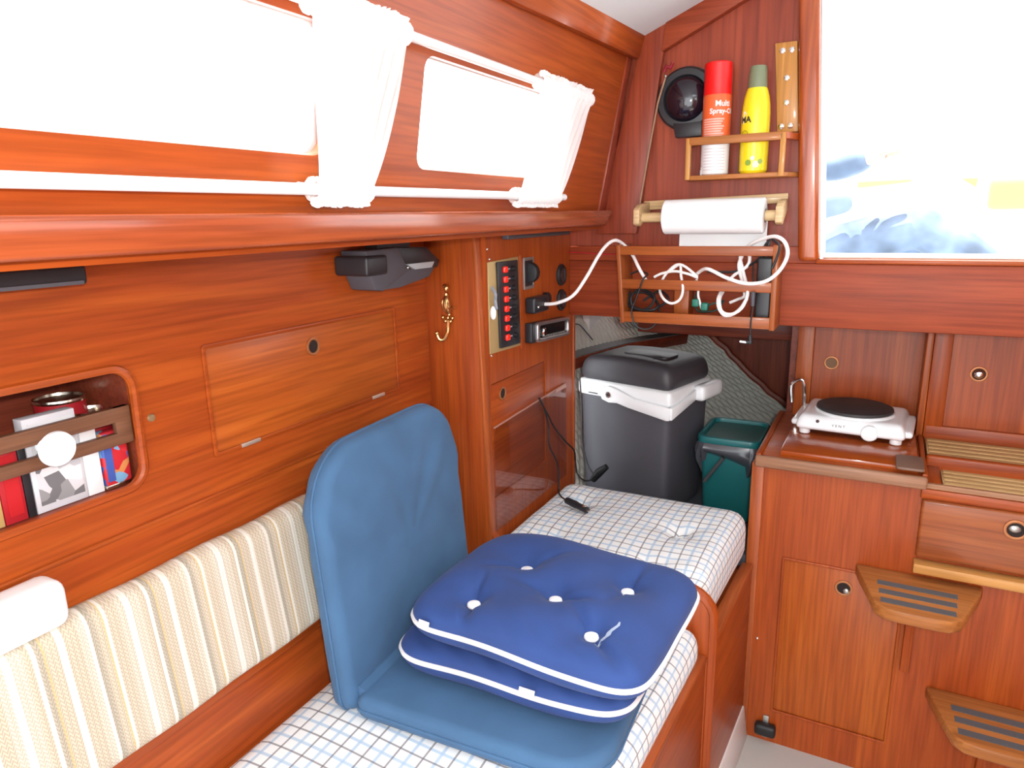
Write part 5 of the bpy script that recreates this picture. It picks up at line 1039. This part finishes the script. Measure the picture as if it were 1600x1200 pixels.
m = MB(); a0_, b0_ = P(1130, 716, 'Y', 1.985), P(1100, 752, 'Y', 1.985); m.tube([a0_, b0_], 0.006, 8); m.build('bin_strap', mat('strap_grey', (0.05, 0.055, 0.06), 0.5), wbn)
# ------------------------------------------------------------------ cockpit: seated person and yellow gear
m = MB(); m.box(-0.95, 1.25, 2.622, 3.05, 1.13, 1.168); struct(m.build('floor_bridge_seat', white_gel, bevel=0.012), 'white cockpit seat behind the companionway')
def skin(name, chains, mt_, parent, root=0, lev=2):
    """chains: list of [(point, radius), ...]; shared points are joined"""
    vs = []; rad = []; es = []; idx = {}
    for c in chains:
        prev = None
        for p, r in c:
            k = tuple(round(q, 4) for q in p)
            if k not in idx: idx[k] = len(vs); vs.append(Vector(p) - Vector(parent['_b'])); rad.append(r)
            if prev is not None: es.append((prev, idx[k]))
            prev = idx[k]
    me = bpy.data.meshes.new(name); me.from_pydata(vs, es, []); o = bpy.data.objects.new(name, me); COL.objects.link(o); o.parent = parent; o['_b'] = tuple(parent['_b'])
    sm = o.modifiers.new('skin', 'SKIN'); sm.use_smooth_shade = True; sm.branch_smoothing = 0.6
    for i, r in enumerate(rad):
        q = me.skin_vertices[0].data[i]; q.radius = (r, r) if not isinstance(r, tuple) else r; q.use_root = i == root
    s2 = o.modifiers.new('smooth', 'SUBSURF'); s2.levels = lev; s2.render_levels = lev
    me.materials.append(mt_); return o
pe = thing('person', 'person in faded blue jeans sitting outside in the cockpit', 'person', (-0.36, 2.75, 1.168))
PEL = (-0.36, 2.75, 1.285); WA = (-0.40, 2.75, 1.42); CHS = (-0.47, 2.75, 1.60); NK = (-0.485, 2.75, 1.75); HD = (-0.46, 2.75, 1.86); HT = (-0.45, 2.75, 1.95)
rS, rE, rW = (-0.46, 2.575, 1.68), (-0.32, 2.53, 1.47), (-0.095, 2.545, 1.515)
lS, lE, lW = (-0.46, 2.925, 1.68), (-0.20, 2.93, 1.62), (-0.06, 2.86, 1.66)
rH, rK, rA = (-0.34, 2.665, 1.285), (0.085, 2.62, 1.425), (0.385, 2.62, 1.225)
lH, lK, lA = (-0.34, 2.835, 1.285), (0.10, 2.90, 1.30), (0.50, 2.92, 1.225)
skinm = mat('skin', (0.68, 0.46, 0.36), 0.55)
def hand(w, dx, dz, sy):
    w = Vector(w); f = Vector((dx, 0, dz)).normalized(); out = []; pm = w + f * 0.075
    out.append([(tuple(w), 0.026), (tuple(pm), 0.032)])
    for k, ln in enumerate((0.060, 0.072, 0.068, 0.052)):
        o_ = Vector((0, (k - 1.5) * 0.02, 0)); b = pm + o_ + f * 0.012; curl = Vector((0.0, 0, -0.012))
        out.append([(tuple(pm), 0.032), (tuple(b), 0.010), (tuple(b + f * ln * 0.5 + curl * 0.4), 0.009), (tuple(b + f * ln + curl * 1.6), 0.008)])
    t0 = w + f * 0.03; out.append([(tuple(w), 0.026), (tuple(t0 + Vector((0, 0.03 * sy, 0.008))), 0.011), (tuple(t0 + f * 0.03 + Vector((0, 0.045 * sy, 0.006))), 0.0095)])
    return out
body = [[(PEL, 0.125), (WA, 0.115), (CHS, 0.135), (NK, 0.055), (HD, 0.085), (HT, 0.075)], [(CHS, 0.135), (rS, 0.055), (rE, 0.042), (rW, 0.028)], [(CHS, 0.135), (lS, 0.055), (lE, 0.042), (lW, 0.028)],
        [(PEL, 0.125), (rH, 0.085), (rK, 0.058), (rA, 0.038), (tuple(Vector(rA) + Vector((0.10, 0, -0.03))), 0.035)], [(PEL, 0.125), (lH, 0.085), (lK, 0.058), (lA, 0.038), (tuple(Vector(lA) + Vector((0.10, 0, -0.02))), 0.035)]]
skin('body', body + hand(rW, 1, 0.05, 1) + hand(lW, 1, 0.15, -1), skinm, pe)
denim = fabric('faded_denim', (0.135, 0.20, 0.30), 0.5, 500, 0.1, 0.55)  # faded blue; the strong mottling stands in for shaded folds
def mid(a, b, t, dz=0.0): return tuple(Vector(a).lerp(Vector(b), t) + Vector((0, 0, dz)))
skin('jeans', [[(PEL, 0.14), (rH, 0.10), (mid(rH, rK, 0.35), 0.092), (mid(rH, rK, 0.7), 0.080), (rK, 0.076), (mid(rK, rA, 0.4), 0.068), (mid(rK, rA, 0.93), 0.056)], [(PEL, 0.14), (lH, 0.10), (mid(lH, lK, 0.5), 0.088), (lK, 0.074), (mid(lK, lA, 0.5), 0.064), (mid(lK, lA, 0.93), 0.055)], [(PEL, 0.14), (mid(PEL, WA, 0.5), 0.13)]], denim, pe)
skin('jacket', [[(mid(PEL, WA, 0.45), 0.135), (WA, 0.13), (CHS, 0.148), (mid(CHS, NK, 0.7), 0.07)], [(CHS, 0.148), (rS, 0.068), (mid(rS, rE, 0.6), 0.058), (rE, 0.056), (mid(rE, rW, 0.5), 0.050), (mid(rE, rW, 0.95), 0.042)], [(CHS, 0.148), (lS, 0.068), (mid(lS, lE, 0.6), 0.056), (lE, 0.054), (mid(lE, lW, 0.9), 0.042)]], fabric('pale_blue_jacket', (0.16, 0.23, 0.33), 0.4, 600, 0.1, 0.25), pe)
for A_ in (rA, lA):
    m = MB(); m.rbox(A_[0] - 0.05, A_[0] + 0.20, A_[1] - 0.045, A_[1] + 0.045, 1.169, 1.245, 0.032, (6, 3, 2)); m.build('shoe', mat('pale_shoe', (0.6, 0.6, 0.62), 0.6) if A_ is rA else bpy.data.materials['pale_shoe'], pe)
m = MB(); m.ball((-0.475, 2.75, 1.915), 0.098, (1.0, 0.86, 0.95), 12); m.build('hair', mat('brown_hair', (0.10, 0.06, 0.035), 0.7), pe)
for dy in (-0.035, 0.035):
    m = MB(); m.ball((-0.385, 2.75 + dy, 1.888), 0.012, n=8); m.build('eye', mat('eye_white', (0.8, 0.8, 0.8), 0.3) if dy < 0 else bpy.data.materials['eye_white'], pe)
m = MB(); m.ball((-0.372, 2.75, 1.86), 0.016, (1.2, 0.7, 1.3), 8); m.build('nose', skinm, pe)
m = MB(); m.ball((-0.384, 2.75, 1.822), 0.016, (0.5, 1.4, 0.4), 8); m.build('mouth', mat('lips', (0.45, 0.18, 0.15), 0.5), pe)
for dy in (-0.088, 0.088):
    m = MB(); m.ball((-0.465, 2.75 + dy, 1.868), 0.024, (0.7, 0.35, 1.2), 8); m.build('ear', skinm, pe)
yel = mat('bright_yellow_cloth', (0.80, 0.62, 0.10), 0.7)
ra = thing('stern_rail', 'white stern rail around the cockpit beyond the person', 'rail', (0.3, 4.4, 1.32))
m = MB(); m.tube([(-1.1, 4.4, 1.70), (1.5, 4.4, 1.70)], 0.013, 10); m.build('top_tube', white_plastic, ra)
m = MB(); m.tube([(-1.1, 4.385, 1.628), (1.5, 4.385, 1.628)], 0.013, 10); m.build('middle_tube', white_plastic, ra)
for x in (-1.0, 0.25, 1.4):
    m = MB(); m.tube([(x, 4.4, 1.32), (x, 4.4, 1.70)], 0.012, 10); m.build('post', white_plastic, ra)
m = MB(); q0 = P(1548, 279, 'Y', 4.34); q1 = P(1548, 328, 'Y', 4.34); m.rbox(q0.x, q0.x + 0.42, 4.31, 4.385, q1.z, q0.z, 0.03, (6, 2, 6)); tag(m.build('yellow_bag', yel, base=(q0.x + 0.2, 4.35, q1.z)), 'bright yellow rounded bag hanging on the stern rail', 'bag')
m = MB(); a_, b_ = P(1340, 288, 'Y', 4.352), P(1424, 282, 'Y', 4.368); m.tube([a_, a_.lerp(b_, 0.25), b_], [0.022, 0.020, 0.008], 10); tag(m.build('yellow_roll', yel, base=tuple(a_)), 'long yellow rolled strip beyond the sleeve of the person', 'roll')
m = MB(); q0 = P(1502, 279, 'Y', 4.35); m.prism([(q0.x, q0.z), (q0.x + 0.075, q0.z), (q0.x + 0.07, q0.z - 0.045)], 'XZ', 4.366, 4.374); tag(m.build('yellow_pennant', yel, base=(q0.x, 4.35, q0.z)), 'tiny yellow triangular flag left of the yellow bag', 'flag')
# ------------------------------------------------------------------ tidy
for o in bpy.data.objects:
    if '_b' in o: del o['_b']
